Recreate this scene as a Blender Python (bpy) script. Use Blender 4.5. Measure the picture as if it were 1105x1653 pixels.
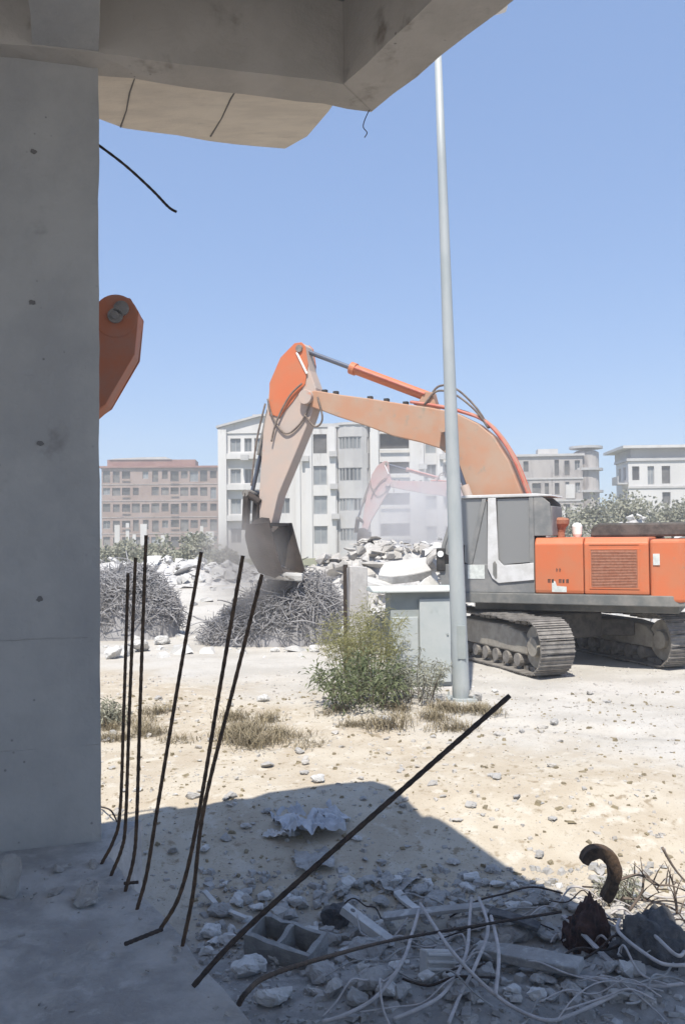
import bpy, bmesh, math, random
from mathutils import Vector, Matrix, noise
from math import radians as RAD, sin, cos, pi, sqrt, atan2

# ------------------------------------------------------------------ camera, sky, sun, exposure
for o in list(bpy.data.objects):
    bpy.data.objects.remove(o)
SC = bpy.context.scene
COL = SC.collection
FPX = 1450.0
EYE = Vector((0, 0, 2.4))
CAMROT = Matrix.Rotation(pi / 2 + RAD(1.52), 3, 'X') @ Matrix.Rotation(RAD(-0.6), 3, 'Z')
cd = bpy.data.cameras.new('camera')
cam = bpy.data.objects.new('camera', cd)
COL.objects.link(cam)
cam.matrix_world = Matrix.Translation(EYE) @ CAMROT.to_4x4()
cd.sensor_fit = 'VERTICAL'
cd.sensor_height = 24.0
cd.lens = 24.0 * FPX / 1653.0
cd.clip_start = 0.05
cd.clip_end = 6000
SC.camera = cam

SUN_TO = Vector((-0.122, -0.575, 1.0)).normalized()
world = bpy.data.worlds.new('World')
SC.world = world
world.use_nodes = True
wn = world.node_tree.nodes
wl = world.node_tree.links
sky = wn.new('ShaderNodeTexSky')
sky.sky_type = 'NISHITA'
sky.sun_disc = False
sky.sun_elevation = math.asin(SUN_TO.z)
sky.sun_rotation = atan2(SUN_TO.x, SUN_TO.y)
sky.altitude = 50
sky.air_density = 1.0
sky.dust_density = 0.4
sky.ozone_density = 2.0
wn['Background'].inputs['Strength'].default_value = 0.14
veil = wn.new('ShaderNodeMix')      # summer haze: evens the sky out towards one soft blue
veil.data_type = 'RGBA'
veil.inputs[0].default_value = 0.75
veil.inputs[7].default_value = (0.80, 1.26, 2.30, 1)
wl.new(sky.outputs[0], veil.inputs[6])
wl.new(veil.outputs[2], wn['Background'].inputs[0])
sd = bpy.data.lights.new('sun', 'SUN')
sd.energy = 3.3
sd.angle = RAD(0.5)
sd.color = (1.0, 0.95, 0.86)
sun = bpy.data.objects.new('sun', sd)
COL.objects.link(sun)
sun.rotation_euler = (-SUN_TO).to_track_quat('-Z', 'Y').to_euler()
sun.location = (-3, -8, 20)
SC.view_settings.view_transform = 'Standard'
SC.view_settings.look = 'None'
SC.view_settings.exposure = 1.03
SC.view_settings.gamma = 1.0
SC.render.engine = 'CYCLES'
SC.cycles.max_bounces = 8
SC.cycles.diffuse_bounces = 5
SC.cycles.transparent_max_bounces = 12
SC.cycles.volume_bounces = 1
SC.cycles.use_denoising = True

rnd = random.Random(7)


def ray(u, v):
    return CAMROT @ Vector(((u - 552.5) / FPX, (826.5 - v) / FPX, -1))


def at(u, v, Y):
    d = ray(u, v)
    return EYE + d * (Y / d.y)


def smooth(a, b, x):
    t = max(0.0, min(1.0, (x - a) / (b - a)))
    return t * t * (3 - 2 * t)


def ground_h(x, y):
    h = 0.15 * smooth(8, 13, y)
    n = noise.noise
    near = smooth(60, 20, y)
    h += 0.035 * n(Vector((x * .6, y * .6, 1.3))) * near
    h += 0.018 * n(Vector((x * 2.1, y * 2.1, 4.0))) * near
    h += 0.008 * n(Vector((x * 6.3, y * 6.3, 9.0))) * smooth(18, 9, y)
    h += 0.17 * math.exp(-((x - .35) / .9) ** 2 - ((y - 5.55) / .5) ** 2)
    h += 0.20 * math.exp(-((x - 2.0) / .8) ** 2 - ((y - 5.7) / .5) ** 2)
    h -= 0.52 * smooth(8.9, 6.3, y)
    h += 0.16 * math.exp(-((x - 1.4) / .5) ** 2 - ((y - 6.75) / .35) ** 2)
    h += 0.10 * math.exp(-((x - .3) / 1.3) ** 2 - ((y - 12.2) / .8) ** 2)
    # wheel ruts on the dusty roadway
    if 7 < y < 16 and x > .5:
        for c in (0.0, 1.9):
            q = (y - 10.6 - c) + .32 * (x - 3) + .25 * n(Vector((x * .35, c, 7)))
            h -= .035 * math.exp(-(q / .2) ** 2) * smooth(.5, 2.5, x)
            h += .016 * math.exp(-((abs(q) - .34) / .12) ** 2) * smooth(.5, 2.5, x)
    # low spoil banks far behind
    h += 1.3 * smooth(22, 40, y) * smooth(60, 42, y) * (0.55 + 0.45 * n(Vector((x * .12, y * .12, 2.0))))
    h += 1.8 * smooth(48, 75, y) * smooth(160, 90, y) * smooth(3, 18, x)
    return h


def gnd(u, v, dz=0.0):
    d = ray(u, v)
    z = 0.0
    for _ in range(12):
        t = (z + dz - EYE.z) / d.z
        p = EYE + d * t
        z = ground_h(p.x, p.y)
    return Vector((p.x, p.y, z + dz))


# ------------------------------------------------------------------ materials
def mat(name, c1, c2=None, scale=6.0, rough=0.85, bump=0.0, bscale=None, metal=0.0, detail=6.0,
        lo=0.35, hi=0.65, c3=None, scale3=40.0, lo3=.55, hi3=.7, spec=0.3, bdist=0.02, stretch=None, transl=0.0, pits=0):
    m = bpy.data.materials.new(name)
    m.use_nodes = True
    nt = m.node_tree
    N, L = nt.nodes, nt.links
    b = N['Principled BSDF']
    b.inputs['Roughness'].default_value = rough
    b.inputs['Metallic'].default_value = metal
    b.inputs['Specular IOR Level'].default_value = spec
    tc = N.new('ShaderNodeTexCoord')
    src = tc.outputs['Object']
    if stretch:
        mp = N.new('ShaderNodeMapping')
        mp.inputs['Scale'].default_value = stretch
        L.new(src, mp.inputs['Vector'])
        src = mp.outputs['Vector']

    def nz(s, d=detail):
        t = N.new('ShaderNodeTexNoise')
        t.inputs['Scale'].default_value = s
        t.inputs['Detail'].default_value = d
        t.inputs['Roughness'].default_value = 0.62
        L.new(src, t.inputs['Vector'])
        return t.outputs['Fac']

    def ramp(f, a, bb):
        r = N.new('ShaderNodeMapRange')
        r.interpolation_type = 'SMOOTHSTEP'
        r.inputs['From Min'].default_value = a
        r.inputs['From Max'].default_value = bb
        L.new(f, r.inputs['Value'])
        return r.outputs['Result']

    def mix(f, a, bb):
        x = N.new('ShaderNodeMix')
        x.data_type = 'RGBA'
        L.new(f, x.inputs[0])
        for i, c in ((6, a), (7, bb)):
            if isinstance(c, tuple):
                x.inputs[i].default_value = (*c, 1)
            else:
                L.new(c, x.inputs[i])
        return x.outputs[2]
    col = None
    if c2:
        col = mix(ramp(nz(scale), lo, hi), tuple(c1), tuple(c2))
    if c3:
        col = mix(ramp(nz(scale3), lo3, hi3), col if col else tuple(c1), tuple(c3))
    if col:
        L.new(col, b.inputs['Base Color'])
    else:
        b.inputs['Base Color'].default_value = (*c1, 1)
    if pits:
        vo = N.new('ShaderNodeTexVoronoi')
        vo.inputs['Scale'].default_value = pits
        L.new(src, vo.inputs['Vector'])
        msk = ramp(nz(2.7, 3.0), .50, .64)
        hole = N.new('ShaderNodeMapRange')
        hole.inputs['From Min'].default_value = .13
        hole.inputs['From Max'].default_value = .06
        L.new(vo.outputs['Distance'], hole.inputs['Value'])
        mm = N.new('ShaderNodeMath')
        mm.operation = 'MULTIPLY'
        L.new(hole.outputs[0], mm.inputs[0])
        L.new(msk, mm.inputs[1])
        col = mix(mm.outputs[0], col, tuple(c * .5 for c in c1))
        L.new(col, b.inputs['Base Color'])
    if bump:
        bp = N.new('ShaderNodeBump')
        bp.inputs['Strength'].default_value = bump
        bp.inputs['Distance'].default_value = bdist
        L.new(nz(bscale or scale * 4, 8.0), bp.inputs['Height'])
        L.new(bp.outputs[0], b.inputs['Normal'])
    if transl:
        tr = N.new('ShaderNodeBsdfTranslucent')
        if col:
            L.new(col, tr.inputs['Color'])
        else:
            tr.inputs['Color'].default_value = (*c1, 1)
        ms = N.new('ShaderNodeMixShader')
        ms.inputs[0].default_value = transl
        L.new(b.outputs[0], ms.inputs[1])
        L.new(tr.outputs[0], ms.inputs[2])
        L.new(ms.outputs[0], N['Material Output'].inputs['Surface'])
    return m


def glass_mat(name, tint, opacity):
    m = bpy.data.materials.new(name)
    m.use_nodes = True
    N, L = m.node_tree.nodes, m.node_tree.links
    b = N['Principled BSDF']
    b.inputs['Base Color'].default_value = (*tint, 1)
    b.inputs['Roughness'].default_value = 0.22
    b.inputs['Specular IOR Level'].default_value = 0.8
    t = N.new('ShaderNodeBsdfTransparent')
    t.inputs['Color'].default_value = (.75, .8, .8, 1)
    ms = N.new('ShaderNodeMixShader')
    ms.inputs[0].default_value = opacity
    L.new(t.outputs[0], ms.inputs[1])
    L.new(b.outputs[0], ms.inputs[2])
    L.new(ms.outputs[0], N['Material Output'].inputs['Surface'])
    return m


MT = {}
MT['concrete'] = mat('cast_concrete', (.37, .36, .345), (.44, .425, .40), 2.2, .9, .35, 30, c3=(.26, .25, .235), scale3=3.0, lo3=.60, hi3=.75, detail=9, pits=16)
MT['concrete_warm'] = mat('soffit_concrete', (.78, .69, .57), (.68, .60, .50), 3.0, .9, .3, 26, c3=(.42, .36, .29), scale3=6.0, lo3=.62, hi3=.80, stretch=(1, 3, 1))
MT['beam'] = mat('beam_concrete', (.42, .38, .33), (.49, .445, .39), 2.5, .9, .35, 25, c3=(.22, .185, .15), scale3=3.0, lo3=.56, hi3=.74, detail=9, pits=14)
MT['floor'] = mat('floor_screed', (.50, .495, .485), (.34, .335, .33), 4.0, .92, .9, 16, c3=(.50, .50, .50), scale3=9.0, lo3=.55, hi3=.72, bdist=.03)
MT['hole'] = mat('hole_shade_and_seam', (.17, .16, .15), rough=1)  # dark tone stands in for shade inside holes; board seams share it
MT['rust'] = mat('rusty_steel', (.06, .042, .03), (.125, .08, .05), 30, .85, .4, 90, metal=.2)
MT['rust_dark'] = mat('dark_rebar_steel', (.04, .033, .03), (.075, .055, .045), 40, .7, .4, 120, metal=.3)
MT['rust_red'] = mat('rusted_casting', (.055, .035, .032), (.10, .055, .045), 9, .95, .8, 30, c3=(.03, .025, .025), scale3=14, lo3=.5, hi3=.65)
MT['dark_lump'] = mat('charred_earth', (.075, .075, .078), (.14, .135, .13), 10, .95, .9, 30)
MT['orange'] = mat('orange_paint', (.56, .15, .06), (.50, .17, .08), 2.2, .5, .05, 40, c3=(.34, .20, .13), scale3=8, lo3=.62, hi3=.74, spec=.4)
MT['boom'] = mat('dusty_boom_paint', (.44, .235, .145), (.41, .28, .20), 1.6, .6, .06, 40, c3=(.32, .25, .19), scale3=6, lo3=.58, hi3=.72, spec=.3)
MT['stick'] = mat('dusty_stick_paint', (.47, .365, .305), (.43, .36, .315), 2.4, .75, .08, 40, c3=(.55, .18, .08), scale3=3.0, lo3=.64, hi3=.8)
MT['red'] = mat('red_hose_paint', (.48, .13, .09), (.46, .20, .155), 6, .5)
MT['cabgrey'] = mat('cab_grey_paint', (.16, .165, .165), (.24, .235, .225), 3, .6, .04, 40, c3=(.34, .32, .29), scale3=6, lo3=.6, hi3=.8)
MT['deckgrey'] = mat('deck_grey_paint', (.13, .135, .13), (.22, .21, .19), 3, .75, .1, 40)
MT['cabwhite'] = mat('cab_white_paint', (.62, .61, .60), (.50, .49, .47), 4, .5)
MT['label'] = mat('pale_sticker', (.62, .64, .60), (.50, .52, .49), 18, .6)
MT['black'] = mat('black_rubber', (.025, .025, .025), (.06, .055, .05), 8, .7)
MT['iron'] = mat('track_iron', (.18, .165, .15), (.28, .26, .235), 7, .75, .3, 60, metal=.2, c3=(.36, .33, .29), scale3=12, lo3=.55, hi3=.75)
MT['ironpale'] = mat('dusty_track_frame', (.26, .235, .20), (.36, .33, .28), 5, .85, .2, 40)
MT['under'] = mat('undercarriage_dark', (.06, .058, .055), (.12, .11, .10), 5, .9, .3, 40)
MT['oldorange'] = mat('faded_orange_paint', (.46, .16, .085), (.40, .19, .13), 2.5, .7, .1, 30)
MT['farred'] = mat('haze_paled_red_paint', (.40, .26, .245), (.38, .30, .285), 2, .7)  # red lightened in the colour itself to imitate dusty haze
MT['chrome'] = mat('piston_rod', (.16, .17, .20), rough=.3, metal=.8)
MT['bucket'] = mat('bucket_steel', (.034, .027, .024), (.06, .047, .04), 5, .85, .5, 30)
MT['grille'] = mat('dusty_grille', (.30, .12, .07), (.36, .17, .11), 20, .8)
MT['glass'] = glass_mat('cab_glass', (.28, .28, .275), .78)
MT['seat'] = mat('seat_cloth', (.05, .05, .055), rough=.9)
MT['lamp'] = mat('lamp_lens', (.85, .85, .82), rough=.3)
MT['galv'] = mat('galvanised_pole', (.36, .39, .39), (.42, .44, .435), 4, .5, .03, 60, c3=(.25, .27, .265), scale3=3, lo3=.6, hi3=.8, metal=.1, stretch=(1, 1, .3))
MT['cabinet'] = mat('cabinet_paint', (.40, .43, .425), (.45, .47, .46), 3, .6, .05, 60, c3=(.30, .33, .31), scale3=5, lo3=.62, hi3=.82)
MT['cabframe'] = mat('cabinet_frame_paint', (.28, .305, .295), (.33, .35, .34), 3, .65)
MT['lid'] = mat('pale_cabinet_lid', (.46, .50, .48), (.56, .57, .54), 4, .8)  # lid colour a little paler than the doors
MT['post'] = mat('pale_concrete_post', (.52, .50, .48), (.42, .40, .385), 4, .9, .3, 30)
MT['rubble'] = mat('pale_rubble', (.46, .435, .40), (.34, .32, .295), 3, .95, .6, 20, c3=(.58, .56, .53), scale3=6)
MT['rubblewhite'] = mat('white_plaster_rubble', (.56, .55, .53), (.43, .42, .40), 3, .95, .5, 20)
MT['heap'] = mat('dusty_rubble_heap', (.40, .39, .375), (.50, .485, .47), 1.2, .95, .8, 10, c3=(.26, .25, .245), scale3=4, lo3=.5, hi3=.65)
MT['debris'] = mat('grey_debris', (.40, .385, .365), (.29, .28, .265), 6, .95, .6, 25, c3=(.48, .465, .445), scale3=10)
MT['block'] = mat('hollow_block_concrete', (.34, .335, .32), (.27, .265, .255), 12, .95, .6, 50)
MT['pale'] = mat('pale_painted_debris', (.60, .585, .56), (.46, .45, .43), 6, .85, .3, 30)
MT['sheet'] = mat('crumpled_plastic_sheet', (.48, .49, .51), (.36, .37, .39), 4, .5, .2, 12)
MT['cable'] = mat('dusty_cable', (.52, .48, .46), (.40, .375, .36), 14, .8)
MT['twig'] = mat('dry_twig', (.10, .075, .06), (.20, .16, .13), 14, .9)
MT['hose'] = mat('dusty_hose', (.13, .10, .085), (.22, .18, .15), 8, .9)
MT['wire'] = mat('scrap_rebar', (.235, .228, .23), (.33, .322, .325), 3, .9)
MT['brick'] = mat('clay_brick', (.30, .13, .08), (.36, .19, .13), 8, .9, .3, 30)
MT['leaf'] = mat('green_leaves', (.12, .15, .07), (.20, .215, .12), 3.0, .6, transl=.3)
MT['leafdark'] = mat('dark_green_leaves', (.045, .075, .028), (.08, .115, .045), 3.0, .6, transl=.25)
MT['feather'] = mat('olive_fine_leaves', (.25, .245, .10), (.33, .31, .16), 3.0, .7, transl=.3)
MT['dusty'] = mat('dusty_leaves', (.25, .25, .185), (.33, .325, .255), .6, .8, transl=.2)
MT['drygrass'] = mat('dry_grass_blades', (.33, .275, .18), (.22, .185, .125), 3, .85, transl=.2)
MT['bark'] = mat('bark', (.12, .095, .07), (.18, .145, .11), 8, .9, .4, 30)
# buildings
MT['bwhite'] = mat('white_render', (.60, .585, .57), (.52, .505, .49), .35, .9, 0, c3=(.38, .355, .335), scale3=1.1, lo3=.58, hi3=.75, stretch=(1, 1, .22))
MT['bgrey'] = mat('grey_render', (.40, .39, .385), (.47, .46, .45), .4, .9, 0)
MT['bbrick'] = mat('hollow_brick_wall', (.27, .195, .165), (.34, .265, .235), .25, .95, 0, c3=(.26, .175, .15), scale3=.5, lo3=.55, hi3=.7)
MT['bdirty'] = mat('soiled_render', (.34, .31, .295), (.44, .405, .38), .25, .95, 0, c3=(.22, .195, .185), scale3=.8, lo3=.52, hi3=.68, stretch=(1, 1, .3))
MT['bslab'] = mat('slab_edge', (.50, .485, .47), (.42, .405, .39), .6, .9)
MT['bred'] = mat('brick_roof_parapet', (.24, .12, .10), (.30, .17, .14), .5, .95)
MT['bhole'] = mat('unglazed_window_shade', (.07, .068, .068), (.13, .125, .12), .8, .9)  # dark panels stand in for the shade inside openings and loggias
MT['bpane'] = mat('window_glass', (.11, .12, .13), (.17, .18, .185), .5, .35, spec=.4)
def vary(m, lo, hi):
    N, L = m.node_tree.nodes, m.node_tree.links
    b = N['Principled BSDF']
    src = b.inputs['Base Color'].links[0].from_socket
    oi = N.new('ShaderNodeObjectInfo')
    mr = N.new('ShaderNodeMapRange')
    mr.inputs['To Min'].default_value = lo
    mr.inputs['To Max'].default_value = hi
    L.new(oi.outputs['Random'], mr.inputs['Value'])
    vm = N.new('ShaderNodeVectorMath')
    vm.operation = 'SCALE'
    L.new(src, vm.inputs[0])
    L.new(mr.outputs[0], vm.inputs['Scale'])
    L.new(vm.outputs[0], b.inputs['Base Color'])


vary(MT['bpane'], .5, 2.0)
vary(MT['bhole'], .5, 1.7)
MT['bframe'] = mat('window_frame_paint', (.34, .34, .34), rough=.7)


# ------------------------------------------------------------------ mesh helpers
def link(o, parent=None):
    COL.objects.link(o)
    if parent is not None:
        o.parent = parent
    return o


def tag(o, label=None, cat=None, group=None, kind=None):
    if label:
        o['label'] = label
    if cat:
        o['category'] = cat
    if group:
        o['group'] = group
    if kind:
        o['kind'] = kind
    return o


def empty(name, loc=(0, 0, 0), rz=0.0, label=None, cat=None, group=None):
    o = bpy.data.objects.new(name, None)
    o.empty_display_size = 0.2
    link(o)
    o.location = loc
    o.rotation_euler = (0, 0, rz)
    return tag(o, label, cat, group)


def obj(name, bm, m, parent=None, bevel=0.0, sm=False, seg=2):
    me = bpy.data.meshes.new(name)
    bmesh.ops.recalc_face_normals(bm, faces=bm.faces)
    bm.to_mesh(me)
    bm.free()
    o = bpy.data.objects.new(name, me)
    me.materials.append(MT[m] if isinstance(m, str) else m)
    if sm:
        for p in me.polygons:
            p.use_smooth = True
    if bevel:
        md = o.modifiers.new('bevel', 'BEVEL')
        md.width = bevel
        md.segments = seg
        md.limit_method = 'ANGLE'
        md.angle_limit = RAD(40)
    return link(o, parent)


def pymesh(name, vs, fs, m, parent=None, sm=False):
    me = bpy.data.meshes.new(name)
    me.from_pydata(vs, [], fs)
    me.update()
    me.materials.append(MT[m] if isinstance(m, str) else m)
    if sm:
        for p in me.polygons:
            p.use_smooth = True
    o = bpy.data.objects.new(name, me)
    return link(o, parent)


def B():
    return bmesh.new()


def box(bm, lo, hi, M=None):
    vs = [bm.verts.new(Vector((x, y, z)) if M is None else M @ Vector((x, y, z)))
          for x in (lo[0], hi[0]) for y in (lo[1], hi[1]) for z in (lo[2], hi[2])]
    for f in ((0, 1, 3, 2), (4, 6, 7, 5), (0, 4, 5, 1), (2, 3, 7, 6), (0, 2, 6, 4), (1, 5, 7, 3)):
        bm.faces.new([vs[i] for i in f])


def prism(bm, pts, lo, hi, axis='y', M=None):
    """2-D outline extruded: axis y -> pts are (x,z); axis z -> (x,y); axis x -> (y,z)."""
    def mk(p, t):
        v = {'y': (p[0], t, p[1]), 'z': (p[0], p[1], t), 'x': (t, p[0], p[1])}[axis]
        return bm.verts.new(Vector(v) if M is None else M @ Vector(v))
    a = [mk(p, lo) for p in pts]
    b = [mk(p, hi) for p in pts]
    bm.faces.new(a)
    bm.faces.new(b[::-1])
    n = len(pts)
    for i in range(n):
        bm.faces.new((a[i], b[i], b[(i + 1) % n], a[(i + 1) % n]))


def tube(bm, pts, r, n=8, cap=True, flat=1.0):
    pts = [Vector(p) for p in pts]
    k = len(pts)
    rs = r if isinstance(r, (list, tuple)) else [r] * k
    prev = None
    rings = []
    up = None
    for i, p in enumerate(pts):
        d = (pts[min(i + 1, k - 1)] - pts[max(i - 1, 0)]).normalized()
        if up is None:
            up = Vector((0, 0, 1)) if abs(d.z) < .9 else Vector((1, 0, 0))
        s = d.cross(up).normalized()
        up = s.cross(d).normalized()
        ring = [bm.verts.new(p + (s * cos(2 * pi * j / n) + up * sin(2 * pi * j / n) * flat) * rs[i]) for j in range(n)]
        if prev:
            for j in range(n):
                bm.faces.new((prev[j], prev[(j + 1) % n], ring[(j + 1) % n], ring[j]))
        prev = ring
        rings.append(ring)
    if cap:
        bm.faces.new(rings[0][::-1])
        bm.faces.new(rings[-1])


def cyl(bm, a, b, r, n=20):
    tube(bm, [a, b], r, n)


def lathe(bm, prof, c, n=20):
    c = Vector(c)
    rings = [[bm.verts.new(c + Vector((r * cos(2 * pi * j / n), r * sin(2 * pi * j / n), z))) for j in range(n)] for r, z in prof]
    for a, b in zip(rings, rings[1:]):
        for j in range(n):
            bm.faces.new((a[j], a[(j + 1) % n], b[(j + 1) % n], b[j]))
    bm.faces.new(rings[0][::-1])
    bm.faces.new(rings[-1])


def spline(pts, k=6):
    pts = [Vector(p) for p in pts]
    out = []
    for i in range(len(pts) - 1):
        p0, p1, p2, p3 = pts[max(i - 1, 0)], pts[i], pts[i + 1], pts[min(i + 2, len(pts) - 1)]
        for j in range(k):
            t = j / k
            out.append(0.5 * ((2 * p1) + (p2 - p0) * t + (2 * p0 - 5 * p1 + 4 * p2 - p3) * t * t + (3 * p1 - p0 - 3 * p2 + p3) * t ** 3))
    out.append(pts[-1])
    return out


def rock(bm, c, s, r, n=14, rot=None):
    """angular lump: hull of random points in an ellipsoid of half sizes s"""
    c = Vector(c)
    vs = []
    R = Matrix.Rotation(r.uniform(0, 6.28), 3, 'Z') @ Matrix.Rotation(r.uniform(-.35, .35), 3, 'X') if rot is None else rot
    for _ in range(n):
        d = Vector((r.gauss(0, 1), r.gauss(0, 1), r.gauss(0, 1)))
        m = max(abs(d.x), abs(d.y), abs(d.z))
        d = d / m * .55 + d.normalized() * .45
        vs.append(bm.verts.new(c + R @ Vector((d.x * s[0], d.y * s[1], d.z * s[2]))))
    ret = bmesh.ops.convex_hull(bm, input=vs)
    bad = [g for g in ret['geom_interior'] if isinstance(g, bmesh.types.BMVert)] + [g for g in ret['geom_unused'] if isinstance(g, bmesh.types.BMVert)]
    if bad:
        bmesh.ops.delete(bm, geom=list(set(bad)), context='VERTS')


def rock_obj(name, loc, s, m, r, label, cat, group=None, n=16, sub=True):
    bm = B()
    rock(bm, (0, 0, 0), s, r, n)
    zmin = min(v.co.z for v in bm.verts)
    bmesh.ops.translate(bm, verts=bm.verts, vec=(0, 0, -zmin))
    ms = max(s)
    if ms > .045:
        bmesh.ops.triangulate(bm, faces=bm.faces)
        bmesh.ops.subdivide_edges(bm, edges=bm.edges, cuts=5 if ms > .08 else 3, use_grid_fill=True, smooth=.12)
        off = Vector((r.uniform(0, 50), r.uniform(0, 50), 0))
        for v in bm.verts:
            q = v.co / ms
            v.co += Vector((noise.noise(q * 2.2 + off), noise.noise(q * 2.2 + off + Vector((7, 0, 0))), noise.noise(q * 2.2 + off + Vector((0, 7, 0))))) * ms * .16
            v.co += Vector((noise.noise(q * 7 + off), noise.noise(q * 7 + off + Vector((7, 0, 0))), noise.noise(q * 7 + off + Vector((0, 7, 0))))) * ms * .07
    o = obj(name, bm, m, bevel=min(s) * .12 if ms <= .045 else 0)
    o.location = Vector(loc) - Vector((0, 0, min(s) * .25))
    return tag(o, label, cat, group)


def copy_tree(o, parent=None):
    c = o.copy()
    COL.objects.link(c)
    c.parent = parent
    for ch in list(o.children):
        copy_tree(ch, c)
    return c


# ------------------------------------------------------------------ ground
def axis_coords(segs):
    out = [segs[0][0]]
    for a, b, st in segs:
        n = max(1, int(round((b - a) / st)))
        out += [a + (b - a) * (i + 1) / n for i in range(n)]
    return out


def build_ground():
    xs = axis_coords([(-3000, -400, 650), (-400, -60, 34), (-60, -14, 4), (-14, -5, .6), (-5, 7, .09), (7, 16, .6), (16, 60, 4), (60, 400, 34), (400, 3000, 650)])
    ys = axis_coords([(-60, -8, 13), (-8, 3.5, 1.5), (3.5, 12, .07), (12, 24, .2), (24, 60, 1.0), (60, 170, 5), (170, 600, 43), (600, 4500, 780)])
    vs = [(x, y, ground_h(x, y)) for y in ys for x in xs]
    W = len(xs)
    fs = [(j * W + i, j * W + i + 1, (j + 1) * W + i + 1, (j + 1) * W + i) for j in range(len(ys) - 1) for i in range(W - 1)]
    m = bpy.data.materials.new('dusty_earth')
    m.use_nodes = True
    nt = m.node_tree
    N, L = nt.nodes, nt.links
    b = N['Principled BSDF']
    b.inputs['Roughness'].default_value = .97
    b.inputs['Specular IOR Level'].default_value = .1
    tc = N.new('ShaderNodeTexCoord')
    sep = N.new('ShaderNodeSeparateXYZ')
    L.new(tc.outputs['Object'], sep.inputs[0])

    def nz(s, d=8.0, rough=.62):
        t = N.new('ShaderNodeTexNoise')
        t.inputs['Scale'].default_value = s
        t.inputs['Detail'].default_value = d
        t.inputs['Roughness'].default_value = rough
        L.new(tc.outputs['Object'], t.inputs['Vector'])
        return t.outputs['Fac']

    def math_(op, a, bb):
        x = N.new('ShaderNodeMath')
        x.operation = op
        for i, c in enumerate((a, bb)):
            if isinstance(c, (int, float)):
                x.inputs[i].default_value = c
            else:
                L.new(c, x.inputs[i])
        return x.outputs[0]

    def mr(f, a, bb, c=0., d=1.):
        r = N.new('ShaderNodeMapRange')
        r.interpolation_type = 'SMOOTHSTEP'
        for k, v in (('From Min', a), ('From Max', bb), ('To Min', c), ('To Max', d)):
            r.inputs[k].default_value = v
        L.new(f, r.inputs['Value'])
        return r.outputs[0]

    def mix(f, a, bb):
        x = N.new('ShaderNodeMix')
        x.data_type = 'RGBA'
        L.new(f, x.inputs[0])
        for i, c in ((6, a), (7, bb)):
            if isinstance(c, tuple):
                x.inputs[i].default_value = (*c, 1)
            else:
                L.new(c, x.inputs[i])
        return x.outputs[2]
    earth = mix(mr(nz(1.1), .38, .62), (.41, .35, .27), (.485, .43, .345))
    earth = mix(mr(nz(5.0), .52, .66), earth, (.51, .465, .39))
    earth = mix(mr(nz(9.0), .56, .70), earth, (.29, .235, .165))
    earth = mix(mr(nz(38.0, 4.0), .60, .72), earth, (.22, .185, .14))
    dust = mix(mr(nz(.9), .4, .62), (.48, .455, .415), (.41, .385, .345))
    dust = mix(mr(nz(6.0), .58, .72), dust, (.36, .335, .30))
    dust = mix(mr(nz(30.0, 4.0), .58, .72), dust, (.33, .305, .27))
    # pale demolition dust lies beyond the verge and on the roadway to the right
    s = math_('ADD', math_('MULTIPLY', sep.outputs[0], .9), sep.outputs[1])
    s = math_('ADD', s, math_('MULTIPLY', math_('SUBTRACT', nz(.55, 4.0), .5), 5.0))
    far = mr(s, 10.6, 13.6)
    col = mix(far, earth, dust)
    grey = mr(math_('ADD', sep.outputs[1], math_('MULTIPLY', nz(1.3, 5.0), 1.6)), 8.0, 6.9)
    litter = mix(mr(nz(7.0), .42, .62), (.27, .26, .245), (.37, .355, .335))
    col = mix(grey, col, litter)
    green = mr(math_('ADD', sep.outputs[1], math_('MULTIPLY', nz(.2, 3.0), 14.0)), 48, 60)
    col = mix(green, col, (.20, .20, .13))
    L.new(col, b.inputs['Base Color'])
    bp = N.new('ShaderNodeBump')
    bp.inputs['Strength'].default_value = .55
    bp.inputs['Distance'].default_value = .03
    L.new(nz(16.0, 9.0, .7), bp.inputs['Height'])
    L.new(bp.outputs[0], b.inputs['Normal'])
    o = pymesh('ground', vs, fs, m, sm=True)
    tag(o, kind='structure')


build_ground()


def scatter(name, m, n, region, smin, smax, seed, label, cat, flat=.6):
    r = random.Random(seed)
    vs, fs = [], []
    cube = [(-1, -1, -1), (1, -1, -1), (1, 1, -1), (-1, 1, -1), (-.7, -.7, 1), (.7, -.7, 1), (.7, .7, 1), (-.7, .7, 1)]
    qf = ((0, 3, 2, 1), (4, 5, 6, 7), (0, 1, 5, 4), (1, 2, 6, 5), (2, 3, 7, 6), (3, 0, 4, 7))
    for _ in range(n):
        p = region(r)
        if p is None:
            continue
        x, y = p
        s = smin * (smax / smin) ** (r.random() ** 2.2)
        a = r.uniform(0, 6.28)
        ca, sa = cos(a), sin(a)
        ax, ay, az = s * r.uniform(.6, 1.3), s * r.uniform(.5, 1.0), s * r.uniform(.35, 1.0) * flat
        tx, ty = r.uniform(-.3, .3), r.uniform(-.3, .3)
        z = ground_h(x, y) + az * .45
        b0 = len(vs)
        for c in cube:
            px, py, pz = c[0] * ax * r.uniform(.55, 1.1), c[1] * ay * r.uniform(.55, 1.1), c[2] * az * r.uniform(.6, 1.1)
            pz += px * tx + py * ty
            vs.append((x + px * ca - py * sa, y + px * sa + py * ca, z + pz))
        fs += [tuple(b0 + i for i in f) for f in qf]
    o = pymesh(name, vs, fs, m)
    return tag(o, label, cat, kind='stuff')


def reg(x0, x1, y0, y1, powr=1.0, clear=None):
    def f(r):
        y = y0 + (y1 - y0) * r.random() ** powr
        k = y / ((y0 + y1) / 2)
        x = r.uniform(x0, x1)
        if abs(x) > .42 * y + 1.2:
            return None
        if clear and clear(x, y):
            return None
        return x, y
    return f


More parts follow.
